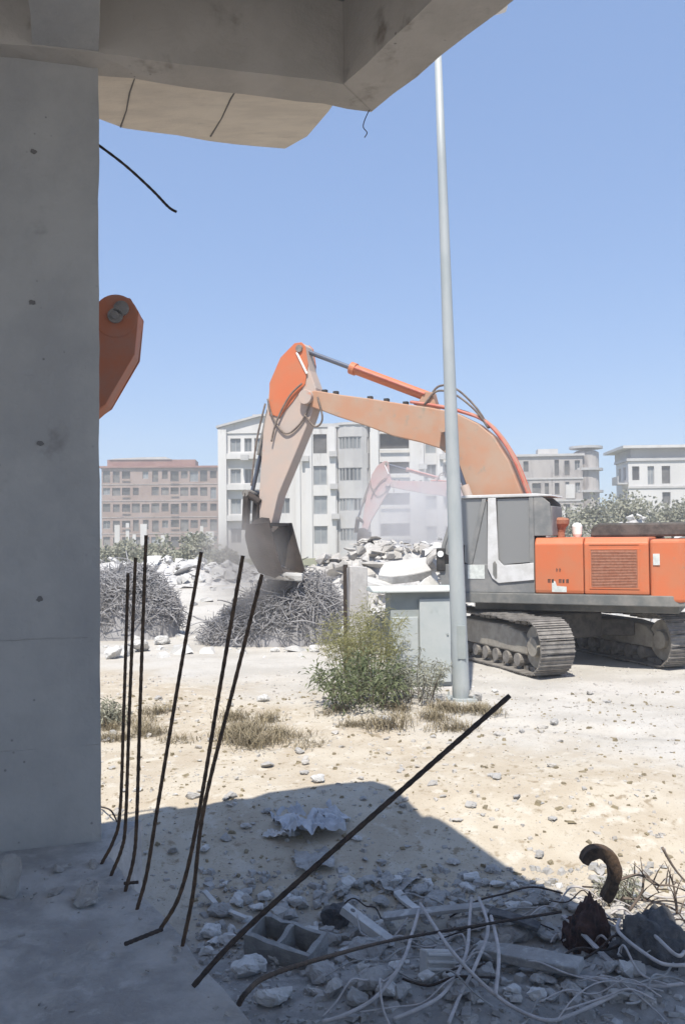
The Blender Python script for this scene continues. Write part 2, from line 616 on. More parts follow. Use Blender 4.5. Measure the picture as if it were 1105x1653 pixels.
scatter('gravel', 'rubble', 13000, reg(-6, 7, 4.2, 15, 1.3), .004, .032, 3, 'small pale stones scattered over the dirt', 'gravel')
scatter('grit', 'debris', 6500, reg(-1.2, 4, 4.4, 7.4), .005, .055, 4, 'grey broken crumbs of concrete in the shaded debris strip', 'gravel')
scatter('rubble_scatter', 'rubblewhite', 1500, reg(-12, 16, 16.5, 44, 1.2, lambda x, y: abs(x - 3.7) < 3.4 and abs(y - 16) < 4), .03, .30, 5, 'white broken rubble strewn over the ground beyond the machine', 'rubble')
scatter('earth_clods', 'drygrass', 3000, reg(-5, 6, 7.0, 12.8), .005, .04, 6, 'brown clods and litter on the sunlit dirt', 'clods')


# ------------------------------------------------------------------ the unfinished building we stand in
AX = Vector((cos(RAD(16.5)), sin(RAD(16.5)), 0))
BX = Vector((cos(RAD(-60.5)), sin(RAD(-60.5)), 0))
NX = Vector((AX.y, -AX.x, 0))          # towards the camera, square to AX
house = empty('concrete_building', (-1.6, 4.6, 0), 0, 'grey unfinished concrete shell with a square column and overhanging roof beams', 'building')
HO = Vector(house.location)


def rel(p):
    return Vector(p) - HO


def slab_poly(bm, pts, z0, z1, jag=0.0, seed=1):
    r = random.Random(seed)
    prism(bm, [(p[0] - HO.x, p[1] - HO.y) for p in pts], z0, z1, 'z')


FZ = 0.85
bm = B()
edge0 = Vector((-1.17, 4.45, 0))
rr = random.Random(12)
edge = []
for i in range(40):
    p = edge0 + BX * (i * .22) + Vector((rr.uniform(-.02, .02), rr.uniform(-.02, .02), 0))
    edge.append((p.x, p.y))
backl = Vector((-1.12, 4.98, 0))
poly = [(backl.x, backl.y)] + edge + [(5, -12), (-9, -12), (-9, 2.65)]
slab_poly(bm, poly, -.3, FZ)
bmesh.ops.triangulate(bm, faces=[f for f in bm.faces if len(f.verts) > 4])
obj('floor_slab', bm, 'floor', house)
# dusty skin of loose mortar on the slab near us: gentle relief sheet, part of the floor
bm = B()
nu, nv = 150, 170
grid = []
for j in range(nv + 1):
    row = []
    for i in range(nu + 1):
        q = edge0 + BX * (-.15 + 4.6 * j / nv) - AX * (.06 + 3.4 * i / nu)
        n = noise.noise(Vector((q.x * 2.2, q.y * 2.2, 3))) * .5 + noise.noise(Vector((q.x * 7, q.y * 7, 8))) * .45 + noise.noise(Vector((q.x * 19, q.y * 19, 1))) * .28
        e = smooth(0, .10, i / nu) * smooth(0, .06, j / nv)
        row.append(bm.verts.new((q.x - HO.x, q.y - HO.y, FZ - .012 + .034 * e * (n + .6))))
    grid.append(row)
for j in range(nv):
    for i in range(nu):
        bm.faces.new((grid[j][i], grid[j][i + 1], grid[j + 1][i + 1], grid[j + 1][i]))
obj('mortar_crust', bm, 'floor', house, sm=True)

# column: right front edge at CR
CR = Vector((-1.252, 4.64, 0))
MC = Matrix(((AX.x, -NX.x, 0, CR.x - HO.x), (AX.y, -NX.y, 0, CR.y - HO.y), (0, 0, 1, 0), (0, 0, 0, 1)))
BZ = 4.86
bm = B()
box(bm, (-1.15, 0, FZ - .02), (0, .3, BZ - .001), MC)
bmesh.ops.subdivide_edges(bm, edges=bm.edges, cuts=40, use_grid_fill=True)
for v in bm.verts:
    v.co += Vector((noise.noise(v.co * 2.3), noise.noise(v.co * 2.3 + Vector((5, 5, 5))), 0)) * .008 + Vector((noise.noise(v.co * 13), noise.noise(v.co * 13 + Vector((5, 5, 5))), 0)) * .004
column = obj('column', bm, 'concrete', house)
for u, v in ((55, 245), (52, 488), (66, 716), (64, 967)):
    # bolt holes, their shade painted as irregular shallow plugs 3 mm proud of it
    d = ray(u, v)
    t = ((CR - EYE).dot(NX)) / d.dot(NX)
    p = EYE + d * t + NX * .006
    bm = B()
    r2 = random.Random(u + v)
    ring = []
    for k in range(11):
        a = 2 * pi * k / 11
        rad = .015 * r2.uniform(.6, 1.15)
        ring.append(bm.verts.new(rel(p) + AX * cos(a) * rad * 1.2 + Vector((0, 0, sin(a) * rad))))
    bm.faces.new(ring)
    ext = bmesh.ops.extrude_face_region(bm, geom=bm.faces[:])
    for g in ext['geom']:
        if isinstance(g, bmesh.types.BMVert):
            g.co -= NX * .02
    obj('tie_hole', bm, 'hole', column)
for v in (1028, 1203, 610):
    zc = at(100, v, 4.62).z
    bm = B()
    r2 = random.Random(v)
    tube(bm, [MC @ Vector((-1.14 + 1.13 * k / 24, -.001 + r2.uniform(-.001, .001), zc + r2.uniform(-.003, .003))) for k in range(25)], [.0035 * r2.uniform(.3, 1.2) for k in range(25)], 5)
    obj('pour_seam', bm, 'concrete', column, sm=True)


def beam(name, a, b, wa, wb, z0, z1, m, out):
    """beam between bottom inner edge points a,b; widths wa/wb on the side of vector out"""
    bm = B()
    pts = [a, b, b + out[1] * wb, a + out[0] * wa]
    prism(bm, [(p.x - HO.x, p.y - HO.y) for p in pts], z0, z1, 'z')
    bmesh.ops.subdivide_edges(bm, edges=[e for e in bm.edges if e.calc_length() > .6], cuts=24, use_grid_fill=True)
    for v in bm.verts:
        v.co += Vector((noise.noise(v.co * 3.1), noise.noise(v.co * 3.1 + Vector((5, 5, 5))), noise.noise(v.co * 2.7 + Vector((9, 2, 5))))) * .012
    return obj(name, bm, m, house)


A_in = Vector((-1.212, 4.447 + .2, 0))
P2 = Vector((0.195, 5.15, 0))
I2 = Vector((0.033, 4.825, 0))
Bi = Vector((0.445, 4.069, 0))
Bo = Vector((0.817, 4.076, 0))
dB_in = (Bi - I2).normalized()
dB_out = (Bo - P2).normalized()
dA_in = (I2 - Vector((-1.212, 4.50, 0))).normalized()
dA_out = (P2 - Vector((-1.273, 4.70, 0))).normalized()
# beam A and beam B as one mitred pair of meshes
aL_in = I2 - dA_in * 6
aL_out = P2 - dA_out * 6.2
bF_in = I2 + dB_in * 9.2
bF_out = P2 + dB_out * 9.2


def quad_beam(name, q, z0, z1, m):
    bm = B()
    prism(bm, [(p.x - HO.x, p.y - HO.y) for p in q], z0, z1, 'z')
    bmesh.ops.subdivide_edges(bm, edges=[e for e in bm.edges if e.calc_length() > 1.0], cuts=40, use_grid_fill=True)
    bmesh.ops.triangulate(bm, faces=[f for f in bm.faces if len(f.verts) > 4])
    for v in bm.verts:
        w = v.co
        v.co = w + Vector((noise.noise(w * 3.1), noise.noise(w * 3.1 + Vector((5, 5, 5))), noise.noise(w * 2.7 + Vector((9, 2, 5))))) * .011 + Vector((noise.noise(w * 11), noise.noise(w * 11 + Vector((5, 5, 5))), noise.noise(w * 9))) * .007
    return obj(name, bm, m, house)


aL_mid, m2, bF_mid = aL_in.lerp(aL_out, .5), I2.lerp(P2, .5), bF_in.lerp(bF_out, .5)
quad_beam('edge_beam', [aL_in, I2, P2, aL_out], BZ, BZ + .16, 'beam')
quad_beam('edge_beam', [I2 + dB_in * .002, bF_in, bF_out, P2 + dB_out * .002], BZ + .003, BZ + .16, 'beam')
quad_beam('beam_upstand', [aL_in, I2, m2, aL_mid], BZ + .16, BZ + .458, 'beam')
quad_beam('beam_upstand', [I2 + dB_in * .002, bF_in, bF_mid, m2 + dB_out * .002], BZ + .16, BZ + .458, 'beam')
# beam running from the column back over our heads
cb0 = CR - AX * .32
quad_beam('cross_beam', [CR + NX * .01 - AX * .003, CR + NX * 7.6 - AX * .003, cb0 + NX * 7.6, cb0 + NX * .01], BZ + .01, BZ + .6, 'concrete')
# ceiling slab, its unseen rear cut short to let sunlight bounce in
bm = B()
slab_poly(bm, [aL_mid, m2 - Vector((.03, .05, 0)), bF_mid, bF_mid + Vector((-6, -.9, 0)), Vector((-9, -3.6, 0))], BZ + .46, BZ + .60)
obj('ceiling_slab', bm, 'concrete', house)
# broken canopy slab beyond the edge beam
C0 = Vector((-1.497, 5.486, 0))
C1 = Vector((-1.36, 5.633, 0))
C2 = Vector((-0.359, 5.958, 0))
C3 = Vector((-0.06, 5.437, 0))
dC = (C2 - C1).normalized()
pts = [P2 - dA_out * .12 - Vector((0, .1, 0)), C3, C3 * .35 + C2 * .65 + Vector((.05, .0, 0)), C2]
rr = random.Random(5)
for k in range(1, 6):
    q = C2.lerp(C1, k / 6)
    pts.append(q + Vector((rr.uniform(-.02, .02), rr.uniform(-.04, .04), 0)))
pts += [C1, C0, C0 - dC * 4.5 + Vector((0, -.1, 0)), aL_out - Vector((0, .1, 0))]
bm = B()
slab_poly(bm, pts, 5.0, 5.13)
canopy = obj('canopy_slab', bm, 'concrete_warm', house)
for a, b in (((-1.375, 5.615), (-1.142, 5.0)), ((-0.828, 5.76), (-0.546, 5.05)), ((-2.6, 5.2), (-2.2, 4.6))):
    bm = B()
    a3, b3 = rel((a[0], a[1], 5.0)), rel((b[0], b[1], 5.0))
    tube(bm, [a3, a3.lerp(b3, .35) + Vector((.006, 0, 0)), a3.lerp(b3, .7) - Vector((.005, 0, 0)), b3], [.006, .004, .005, .003], 6)
    obj('board_seam', bm, 'hole', canopy)
# the other columns of the same storey
for q in ((-7.2, 2.6), (2.2, -2.3), (-5.4, -2.8)):
    bm = B()
    box(bm, (q[0] - HO.x - .3, q[1] - HO.y - .2, FZ), (q[0] - HO.x + .3, q[1] - HO.y + .2, BZ + .46))
    obj('column', bm, 'concrete', house, bevel=.01)


# ------------------------------------------------------------------ bars of reinforcement
def ribbed(bm, pts, r, rib=True):
    tube(bm, pts, r, 8)


def bar_obj(name, pts, r, m, label, cat='rebar', group=None, k=8):
    p0 = Vector(pts[0])
    sp = spline([Vector(p) - p0 for p in pts], k)
    # fine rings for the ribs of the bar
    fine = []
    for a, b in zip(sp, sp[1:]):
        n = max(1, int((b - a).length / .02))
        fine += [a.lerp(b, i / n) for i in range(n)]
    fine.append(sp[-1])
    bm = B()
    tube(bm, fine, [r * (1.0 if i % 2 else .86) for i in range(len(fine))], 8)
    o = obj(name, bm, m, sm=True)
    o.location = p0
    return tag(o, label, cat, group)


def slabpt(u, v, z=FZ):
    d = ray(u, v)
    return EYE + d * ((z - EYE.z) / d.z)


starter = [
    ([(165, 1393), (183, 1358), (194, 1310), (200, 1150), (207, 925)], 'rusty starter bar nearest the column, shortest of the three upright ones'),
    ([(180, 1412), (196, 1372), (203, 1325), (209, 1150), (219, 900)], 'rusty starter bar between the shortest and the tallest upright bars'),
    ([(203, 1437), (216, 1385), (221, 1320), (227, 1120), (236, 864)], 'tallest upright rusty starter bar, third out from the column'),
    ([(222, 1466), (237, 1410), (255, 1300), (290, 1090), (325, 891)], 'lone leaning rusty starter bar between the upright three and the crossed pair'),
    ([(258, 1502), (290, 1445), (316, 1340), (355, 1110), (392, 897)], 'left bar of the crossed leaning pair, with the higher tip'),
    ([(295, 1525), (312, 1440), (330, 1300), (378, 1105), (423, 927)], 'right bar of the crossed leaning pair, bent furthest outward'),
]
for px, lab in starter:
    b0 = slabpt(*px[0], z=FZ + .004)
    tip_y = b0.y - .06 + .10
    pts = [b0 - Vector((0, 0, .03)), b0]
    n = len(px)
    for i, (u, v) in enumerate(px[1:], 1):
        pts.append(at(u, v, b0.y + .10 * i / n))
    bar_obj('starter_bar', pts, .0088, 'rust', lab, 'rebar', 'starter bars standing on the slab edge')
b0 = slabpt(312, 1592, FZ + .01)
bar_obj('leaning_bar', [b0, at(400, 1497, 3.17), at(600, 1318, 3.22), at(822, 1123, 3.3)], .0108, 'rust_dark', 'long straight dark rebar slanting out over the shaded ground', 'rebar')
bar_obj('bent_bar', [slabpt(385, 1622, FZ + .02), slabpt(398, 1602, FZ + .05), at(432, 1576, 3.3), at(520, 1547, 3.9), gnd(637, 1517, .3), gnd(800, 1489, .30), gnd(905, 1472, .30)], .010, 'rust_dark', 'thin dark rod bent at the slab edge and lying across the debris', 'rebar')
bar_obj('hanging_bar', [at(148, 226, 4.85), at(200, 265, 4.85), at(245, 306, 4.85), at(272, 334, 4.85), at(285, 342, 4.85)], .008, 'rust_dark', 'thin dark bar sticking out from behind the column below the canopy', 'rebar')
bar_obj('hanging_wire', [Vector((.185, 5.13, 4.87)), at(589, 192, 5.13), at(586, 205, 5.13), at(592, 214, 5.13), at(588, 222, 5.13)], .003, 'rust_dark', 'short thin wire hanging from the outer corner of the beams', 'wire')
bar_obj('short_bar', [slabpt(202, 1524, FZ + .03), slabpt(232, 1512, FZ + .03), slabpt(262, 1500, FZ + .03)], .009, 'rust_dark', 'short dark bar stub lying on the slab by the crossed pair', 'rebar')
bar_obj('short_bar', [slabpt(200, 1426, FZ + .02), slabpt(224, 1424, FZ + .02)], .008, 'rust_dark', 'tiny dark bar stub at the foot of the tallest upright bar', 'rebar')
bar_obj('loose_wire', [gnd(163, 1303, .03), gnd(180, 1325, .12), gnd(192, 1345, .05)], .008, 'rust_dark', 'short dark wire lying on the dirt by the column foot', 'wire')


# ------------------------------------------------------------------ excavators
def rot_y(pts, c, a):
    ca, sa = cos(a), sin(a)
    return [(c[0] + (x - c[0]) * ca - (z - c[1]) * sa, c[1] + (x - c[0]) * sa + (z - c[1]) * ca) for x, z in pts]


def excavator(loc, head, under_rel, label, boom_rot=0.0, boss=0.0, stick_rot=0.0, bucket_rot=0.0, body='orange', boomm='boom', stickm='stick', dirty=True):
    root = empty('tracked_excavator', loc, head, label, 'excavator', None)
    UM = Matrix.Rotation(under_rel, 4, 'Z')
    # undercarriage
    bm = B()
    box(bm, (-.75, -.62, .42), (.75, .62, .86), UM)
    for sx in (-1, 1):
        for sy in (-1, 1):
            prism(bm, [(sx * .2, sy * .5), (sx * .65, sy * .5), (sx * 1.15, sy * 1.0), (sx * .55, sy * 1.0)], .45, .74, 'z', UM)
    obj('undercarriage_frame', bm, 'under', root, bevel=.03)
    bm = B()
    cyl(bm, (0, 0, .86), (0, 0, 1.06), .62, 40)
    obj('turntable', bm, 'under', root)
    for sy in (-1, 1):
        yc = sy * 1.195
        rw, xc, zc, zb = .41, 1.78, .455, .455
        bm = B()
        Lst = 2 * xc
        per = 2 * Lst + 2 * pi * rw
        n = 47
        for i in range(n):
            s = per * i / n
            if s < Lst:
                p, t = Vector((-xc + s, 0, zc + rw)), Vector((1, 0, 0))
                p.z -= .03 * sin(pi * 3 * s / Lst) ** 2 * 1.0
            elif s < Lst + pi * rw:
                a = pi / 2 - (s - Lst) / rw
                p, t = Vector((xc + rw * cos(a), 0, zc + rw * sin(a))), Vector((sin(a), 0, -cos(a)))
            elif s < 2 * Lst + pi * rw:
                q = s - Lst - pi * rw
                p, t = Vector((xc - q, 0, zc - rw)), Vector((-1, 0, 0))
            else:
                a = -pi / 2 - (s - 2 * Lst - pi * rw) / rw
                p, t = Vector((-xc + rw * cos(a), 0, zc + rw * sin(a))), Vector((sin(a), 0, -cos(a)))
            nrm = Vector((-t.z, 0, t.x))
            if nrm.dot(p - Vector((max(-xc, min(xc, p.x)), 0, zc))) < 0:
                nrm = -nrm
            M = UM @ Matrix(((t.x, 0, nrm.x, p.x), (0, 1, 0, yc), (t.z, 0, nrm.z, p.z), (0, 0, 0, 1)))
            w = per / n * .47
            box(bm, (-w, -.3, .0), (w, .3, .018), M)
            for gx in (-.75, -.05, .65):
                box(bm, (gx * w, -.298, .0185), (gx * w + .018, .298, .042 if gx == -.75 else .034), M)
            box(bm, (-w * .8, -.10, -.07), (w * .8, .10, -.001), M)
        tr = obj('track', bm, 'iron', root)
        bm = B()
        prism(bm, [(-1.55, .30), (1.45, .30), (1.55, .45), (1.35, .66), (.9, .72), (-.9, .72), (-1.4, .66), (-1.6, .5)], yc - .17, yc + .17, 'y', UM)
        obj('track_frame', bm, 'ironpale', tr, bevel=.03)
        for k in range(8):
            bm = B()
            xk = -1.3 + k * .365
            cyl(bm, UM @ Vector((xk, yc - .2, .20)), UM @ Vector((xk, yc + .2, .20)), .105, 16)
            obj('roller', bm, 'iron', tr)
        for nm, xk, rr_ in (('idler', 1.78, .36), ('sprocket', -1.78, .34)):
            bm = B()
            cyl(bm, UM @ Vector((xk, yc - .12, zc)), UM @ Vector((xk, yc + .12, zc)), rr_, 28)
            cyl(bm, UM @ Vector((xk, yc - .2, zc)), UM @ Vector((xk, yc + .2, zc)), rr_ * .45, 20)
            obj(nm, bm, 'ironpale', tr, bevel=.01)
    # upper deck
    bm = B()
    prism(bm, [(1.66, .42), (1.66, 1.33), (-2.2, 1.36), (-2.55, 1.2), (-2.6, -1.2), (-2.2, -1.36), (.9, -1.33), (1.3, -.5)], 1.06, 1.235, 'z')
    box(bm, (-2.3, -.9, .92), (1.1, .9, 1.06))
    obj('deck', bm, 'deckgrey', root, bevel=.015)
    # cab
    zl = 1.237
    y0, y1 = .36, 1.29
    prof = [(1.58, zl), (1.62, 1.62), (1.57, 2.06), (1.40, 2.60), (1.30, 2.86), (-.20, 2.86), (-.33, 2.75), (-.37, 2.2), (-.06, 2.2), (-.06, zl)]
    bm = B()

    def strip(pts, ya, yb):
        prism(bm, pts, ya, yb, 'y')
    for ya, yb in ((y0, y0 + .05), (y1 - .05, y1)):
        strip([(1.58, zl), (1.62, 1.62), (1.61, 1.72), (-.06, 1.72), (-.06, zl)], ya, yb)       # lower skin
        strip([(1.555, 1.72), (1.61, 1.72), (1.57, 2.06), (1.30, 2.86), (1.24, 2.86), (1.50, 2.06)], ya, yb)   # front pillar
        strip([(1.02, 1.72), (1.10, 1.72), (.83, 2.86), (.75, 2.86)], ya, yb)                  # slanted mid pillar
        strip([(-.06, 1.72), (.02, 1.72), (.02, 2.86), (-.06, 2.86)], ya, yb)                  # rear pillar
        strip([(-.061, 2.2), (-.37, 2.2), (-.33, 2.75), (-.20, 2.86), (-.061, 2.86)], ya, yb)    # rear corner
    box(bm, (1.50, y0 + .051, zl), (1.56, y1 - .051, 1.66))
    box(bm, (-.12, y0 + .051, zl), (-.063, y1 - .051, 1.9))
    box(bm, (-.36, y0 + .051, 2.2), (-.30, y1 - .051, 2.7))
    box(bm, (-.05, y0 + .051, zl), (1.5, y1 - .051, zl + .04))
    cab = obj('cab', bm, 'cabgrey', root, bevel=.01)
    bm = B()
    prism(bm, [(1.33, 2.862), (1.33, 2.885), (1.1, 2.915), (-.1, 2.915), (-.36, 2.885), (-.37, 2.862)], y0 - .01, y1 + .015, 'y')
    obj('roof', bm, 'cabwhite', cab, bevel=.02)
    bm = B()
    prism(bm, [(.58, 2.855), (.72, 2.855), (.74, 1.65), (.66, 1.48), (.55, 1.40), (-.055, 1.46), (-.055, 1.75), (.46, 1.70), (.55, 1.80)], y1 + .003, y1 + .03, 'y')
    obj('pillar_trim', bm, 'cabwhite', cab, bevel=.008)
    bm = B()
    prism(bm, [(.61, 1.78), (.645, 1.74), (.645, 1.55), (.60, 1.47), (.575, 1.5), (.575, 1.72)], y1 + .028, y1 + .036, 'y')
    obj('vent', bm, 'deckgrey', cab)
    # panes
    for pts in ([(.02, 1.76), (.48, 1.72), (.57, 1.82), (.57, 2.84), (.02, 2.84)],
                [(.75, 1.72), (1.02, 1.72), (.76, 2.84), (.75, 2.84)],
                [(1.09, 1.72), (1.51, 1.90), (1.50, 2.06), (1.24, 2.85), (.84, 2.85)]):
        bm = B()
        prism(bm, pts, y1 - .035, y1 - .025, 'y')
        obj('side_window', bm, 'glass', cab)
    for pts in ([(.02, 1.74), (.57, 1.74), (.57, 2.84), (.02, 2.84)], [(.60, 1.74), (1.5, 1.80), (1.48, 2.06), (1.24, 2.85), (.60, 2.85)]):
        bm = B()
        prism(bm, pts, y0 + .02, y0 + .03, 'y')
        obj('side_window', bm, 'glass', cab)
    bm = B()
    prism(bm, [(1.59, 1.66), (1.555, 2.06), (1.285, 2.85), (1.275, 2.85), (1.545, 2.06), (1.58, 1.66)], y0 + .06, y1 - .06, 'y')
    obj('windscreen', bm, 'glass', cab)
    bm = B()
    box(bm, (.10, .60, 1.30), (.62, 1.08, 1.72))
    prism(bm, [(.05, 1.7), (.2, 1.72), (.12, 2.45), (-.02, 2.45)], .60, 1.08, 'y')
    box(bm, (.7, .45, 1.3), (1.1, .58, 1.75))
    obj('driver_seat', bm, 'seat', cab, bevel=.03)
    bm = B()
    box(bm, (.80, y1 + .001, 1.47), (1.10, y1 + .007, 1.71))
    obj('warning_sticker', bm, 'label', cab)
    bm = B()
    tube(bm, [(1.15, y1 + .03, 1.75), (1.15, y1 + .06, 1.8), (1.15, y1 + .06, 2.0), (1.15, y1 + .03, 2.05)], .014, 8)
    obj('grab_rail', bm, 'black', cab, sm=True)
    bm = B()
    box(bm, (1.50, y1 + .002, 1.60), (1.66, y1 + .05, 2.0))
    lampb = obj('front_lamp', bm, 'black', root, bevel=.02)
    bm = B()
    cyl(bm, (1.57, y1 + .05, 1.90), (1.57, y1 + .075, 1.90), .055, 16)
    obj('lens', bm, 'lamp', lampb)
    # engine housing
    bm = B()
    prism(bm, [(y, z) for y, z in ((1.34, 1.237), (1.355, 1.3), (1.355, 2.07), (1.27, 2.17), (.2, 2.17), (.2, 1.237))], -.875, -.08, 'x')
    hood = obj('side_housing', bm, body, root, bevel=.025)
    bm = B()
    prism(bm, [(y, z) for y, z in ((1.34, 1.237), (1.35, 1.3), (1.35, 2.07), (1.265, 2.165), (-1.3, 2.165), (-1.35, 2.05), (-1.35, 1.237))], -1.895, -.885, 'x')
    eng = obj('engine_cover', bm, body, root, bevel=.025)
    bm = B()
    box(bm, (-1.72, 1.352, 1.36), (-1.0, 1.356, 1.96))
    for k in range(24):
        z = 1.365 + k * .0247
        prism(bm, [(1.357, z), (1.368, z), (1.357, z + .016)], -1.71, -1.01, 'x')
    obj('grille', bm, 'grille', eng)
    bm = B()
    for a, b_ in (((-1.75, 1.352, 1.33), (-.97, 1.362, 1.357)), ((-1.75, 1.352, 1.963), (-.97, 1.362, 1.985)), ((-1.75, 1.352, 1.358), (-1.722, 1.362, 1.962)), ((-.998, 1.352, 1.358), (-.97, 1.362, 1.962)), ((-1.75, 1.352, 2.04), (-.97, 1.359, 2.065))):
        box(bm, a, b_)
    obj('grille_frame', bm, 'orange' if body == 'orange' else body, eng, bevel=.004)
    bm = B()
    prism(bm, [(-1.905, 1.35), (-2.35, 1.33), (-2.72, 1.1), (-2.92, .5), (-2.95, 0), (-2.92, -.5), (-2.72, -1.1), (-2.35, -1.33), (-1.905, -1.35)], 1.12, 2.13, 'z')
    cw = obj('counterweight', bm, body, root, bevel=.06, seg=3)
    bm = B()
    box(bm, (-2.06, 1.345, 1.72), (-1.96, 1.362, 1.90))
    obj('plate', bm, 'label', cw)
    # characters on the front housing panel, too worn to be read: kept as the dark strokes that are left
    bm = B()
    for x, w in ((-.62, .045), (-.555, .03), (-.50, .05), (-.38, .035), (-.32, .05)):
        for k in range(3):
            box(bm, (x + (k - 1) * w * .32, 1.3555, 1.42), (x + (k - 1) * w * .32 + .011, 1.358, 1.48 - .012 * (k % 2)))
        box(bm, (x - w * .42, 1.3552, 1.468), (x + w * .42, 1.3577, 1.481))
    for x in (-.50, -.45):
        box(bm, (x, 1.3555, 1.60), (x + .012, 1.358, 1.665))
        box(bm, (x - .012, 1.3552, 1.63), (x + .016, 1.3577, 1.642))
    obj('worn_lettering', bm, 'black', hood)
    bm = B()
    prism(bm, [(-.36, 1.27), (-.60, 1.27), (-.60, 1.36), (-.44, 1.37), (-.42, 1.44), (-.36, 1.47)], 1.3552, 1.3572, 'y')
    obj('paint_scar', bm, 'label', hood)
    bm = B()
    prism(bm, [(-.80, 2.166), (-.84, 2.36), (-.95, 2.41), (-2.4, 2.41), (-2.55, 2.166)], -1.2, .25, 'y')
    obj('bonnet', bm, 'under', root, bevel=.04)
    bm = B()
    lathe(bm, [(.07, 2.17), (.07, 2.26), (.09, 2.34), (.14, 2.40), (.15, 2.47), (.12, 2.50), (.03, 2.515)], (-.40, .75, 0), 20)
    obj('air_cleaner', bm, 'grille', root, sm=False, bevel=.006)
    bm = B()
    lathe(bm, [(.06, 2.17), (.08, 2.22), (.09, 2.36), (.06, 2.41), (.02, 2.42)], (-.62, .45, 0), 20)
    obj('work_lamp', bm, 'lamp', root)
    bm = B()
    box(bm, (.1, -1.3, 1.237), (1.15, -.5, 2.05))
    obj('tool_box', bm, body, root, bevel=.03)
    # boom
    foot = (.2, 1.75)
    top = [(4.841, 5.15), (4.626, 5.193), (3.999, 5.05), (3.456, 4.945), (2.796, 4.80), (2.158, 4.67), (1.661, 4.54), (1.238, 4.31), (.943, 4.056), (.656, 3.578), (.433, 2.995), (.05, 1.95), (.02, 1.75)]
    bot = [(.2, 1.58), (.42, 1.7), (.95, 2.35), (1.499, 3.10), (1.66, 3.60), (1.98, 3.876), (2.42, 4.03), (2.935, 4.168), (3.463, 4.384), (4.142, 4.63), (4.63, 4.83), (4.80, 4.90), (4.93, 5.0)]
    tip = (4.80, 5.06)

    def bo(pts):
        return rot_y(pts, foot, boom_rot)
    bm = B()
    prism(bm, bo(top + bot), -.31, .11, 'y')
    boom = obj('boom', bm, boomm, root, bevel=.02)
    bm = B()
    for ya, yb in ((-.34, -.31), (.11, .14)):
        pass
    t2 = bo([tip])[0]
    cyl(bm, (t2[0], -.42, t2[1]), (t2[0], .22, t2[1]), .15, 24)
    obj('boom_tip_pin', bm, stickm, boom, bevel=.01)
    # pipes along the back of the boom
    for off, yy, mm in ((.06, .02, 'red'), (.075, -.07, 'boom'), (.06, -.2, 'red')):
        bm = B()
        pp = bo([(2.6, 4.76 + off), (2.16, 4.67 + off), (1.68, 4.54 + off), (1.20, 4.32 + off + .02), (.90, 4.06 + off), (.60, 3.58 + off), (.37, 3.0 + off), (.15, 2.4)])
        tube(bm, spline([(x, yy, z) for x, z in pp], 5), .028, 8)
        obj('pipe', bm, mm, boom, sm=True)
    for k, (zo, yo) in enumerate(((.30, .05), (.42, -.02))):
        bm = B()
        pp = bo([(2.3, 4.74), (2.05, 4.74 + zo * .8), (1.7, 4.60 + zo), (1.3, 4.42 + zo * .5), (1.05, 4.22)])
        tube(bm, spline([(x, yo, z) for x, z in pp], 6), .022, 6)
        obj('hose', bm, 'hose', boom, sm=True)
    # small clamps on top of the boom
    bm = B()
    for x, z in ((4.45, 5.17), (4.2, 5.12), (3.45, 4.96), (3.1, 4.89), (2.7, 4.8)):
        q = bo([(x, z)])[0]
        box(bm, (q[0] - .045, -.05, q[1] - .04), (q[0] + .045, .05, q[1] + .035))
    obj('hose_clamp', bm, 'black', boom)
    # lift cylinders
    lug = bo([(1.85, 4.25)])[0]
    for yy in (-.42, .22):
        a = Vector((.85, yy, 1.35))
        b_ = Vector((lug[0], yy, lug[1]))
        mid = a.lerp(b_, .62)
        bm = B()
        cyl(bm, a, mid, .085, 20)
        lc = obj('lift_cylinder', bm, 'stick' if yy > 0 else body, root)
        bm = B()
        cyl(bm, mid - (b_ - a) * .02, b_, .045, 16)
        obj('rod', bm, 'chrome', lc)
    bm = B()
    cyl(bm, (lug[0], -.5, lug[1]), (lug[0], .3, lug[1]), .09, 18)
    obj('lift_pin', bm, boomm, boom)

    # stick (turns about the boom tip)
    def st(pts):
        return rot_y(bo(pts), t2, stick_rot)
    so = [(5.089, 6.197), (4.93, 6.20), (4.85, 6.12), (4.764, 5.62), (4.62, 5.25), (4.62, 5.0), (4.75, 4.65), (5.142, 3.842), (5.515, 3.083), (5.70, 2.42), (5.82, 2.33), (5.96, 2.42), (5.97, 3.095), (5.86, 4.397), (5.68, 5.431), (5.413, 5.93)]
    bm = B()
    prism(bm, st(so), -.27, .07, 'y')
    stick = obj('stick', bm, stickm, root, bevel=.018)
    # orange upper plate: cheek plates on both sides
    for ya, yb in ((-.292, -.272), (.072, .092)):
        bm = B()
        prism(bm, st([(5.085, 6.205), (4.925, 6.21), (4.84, 6.12), (4.78, 5.75), (4.85, 5.35), (5.15, 5.0), (5.45, 4.70), (5.70, 4.78), (5.685, 5.43), (5.42, 5.94)]), ya, yb, 'y')
        obj('cheek_plate', bm, body, stick, bevel=.006)
    bm = B()
    q = st([(4.97, 6.08)])[0]
    cyl(bm, (q[0], -.33, q[1]), (q[0], .13, q[1]), .075, 18)
    obj('head_pin', bm, 'iron', stick)
    if boss:
        q = st([(5.0, 5.99)])[0]
        bm = B()
        cyl(bm, (q[0], -.30, q[1]), (q[0], .10, q[1]), boss, 36)
        obj('head_boss', bm, stickm, stick, bevel=.015)
        bm = B()
        cyl(bm, (q[0], -.33, q[1]), (q[0], -.3005, q[1]), .075, 24)
        cyl(bm, (q[0], -.34, q[1] - .0), (q[0], -.331, q[1]), .04, 24)
        obj('pin_cap', bm, 'iron', stick, bevel=.006)
    bm = B()
    a, b_ = st([(5.03, 6.0)])[0], st([(4.80, 5.55)])[0]
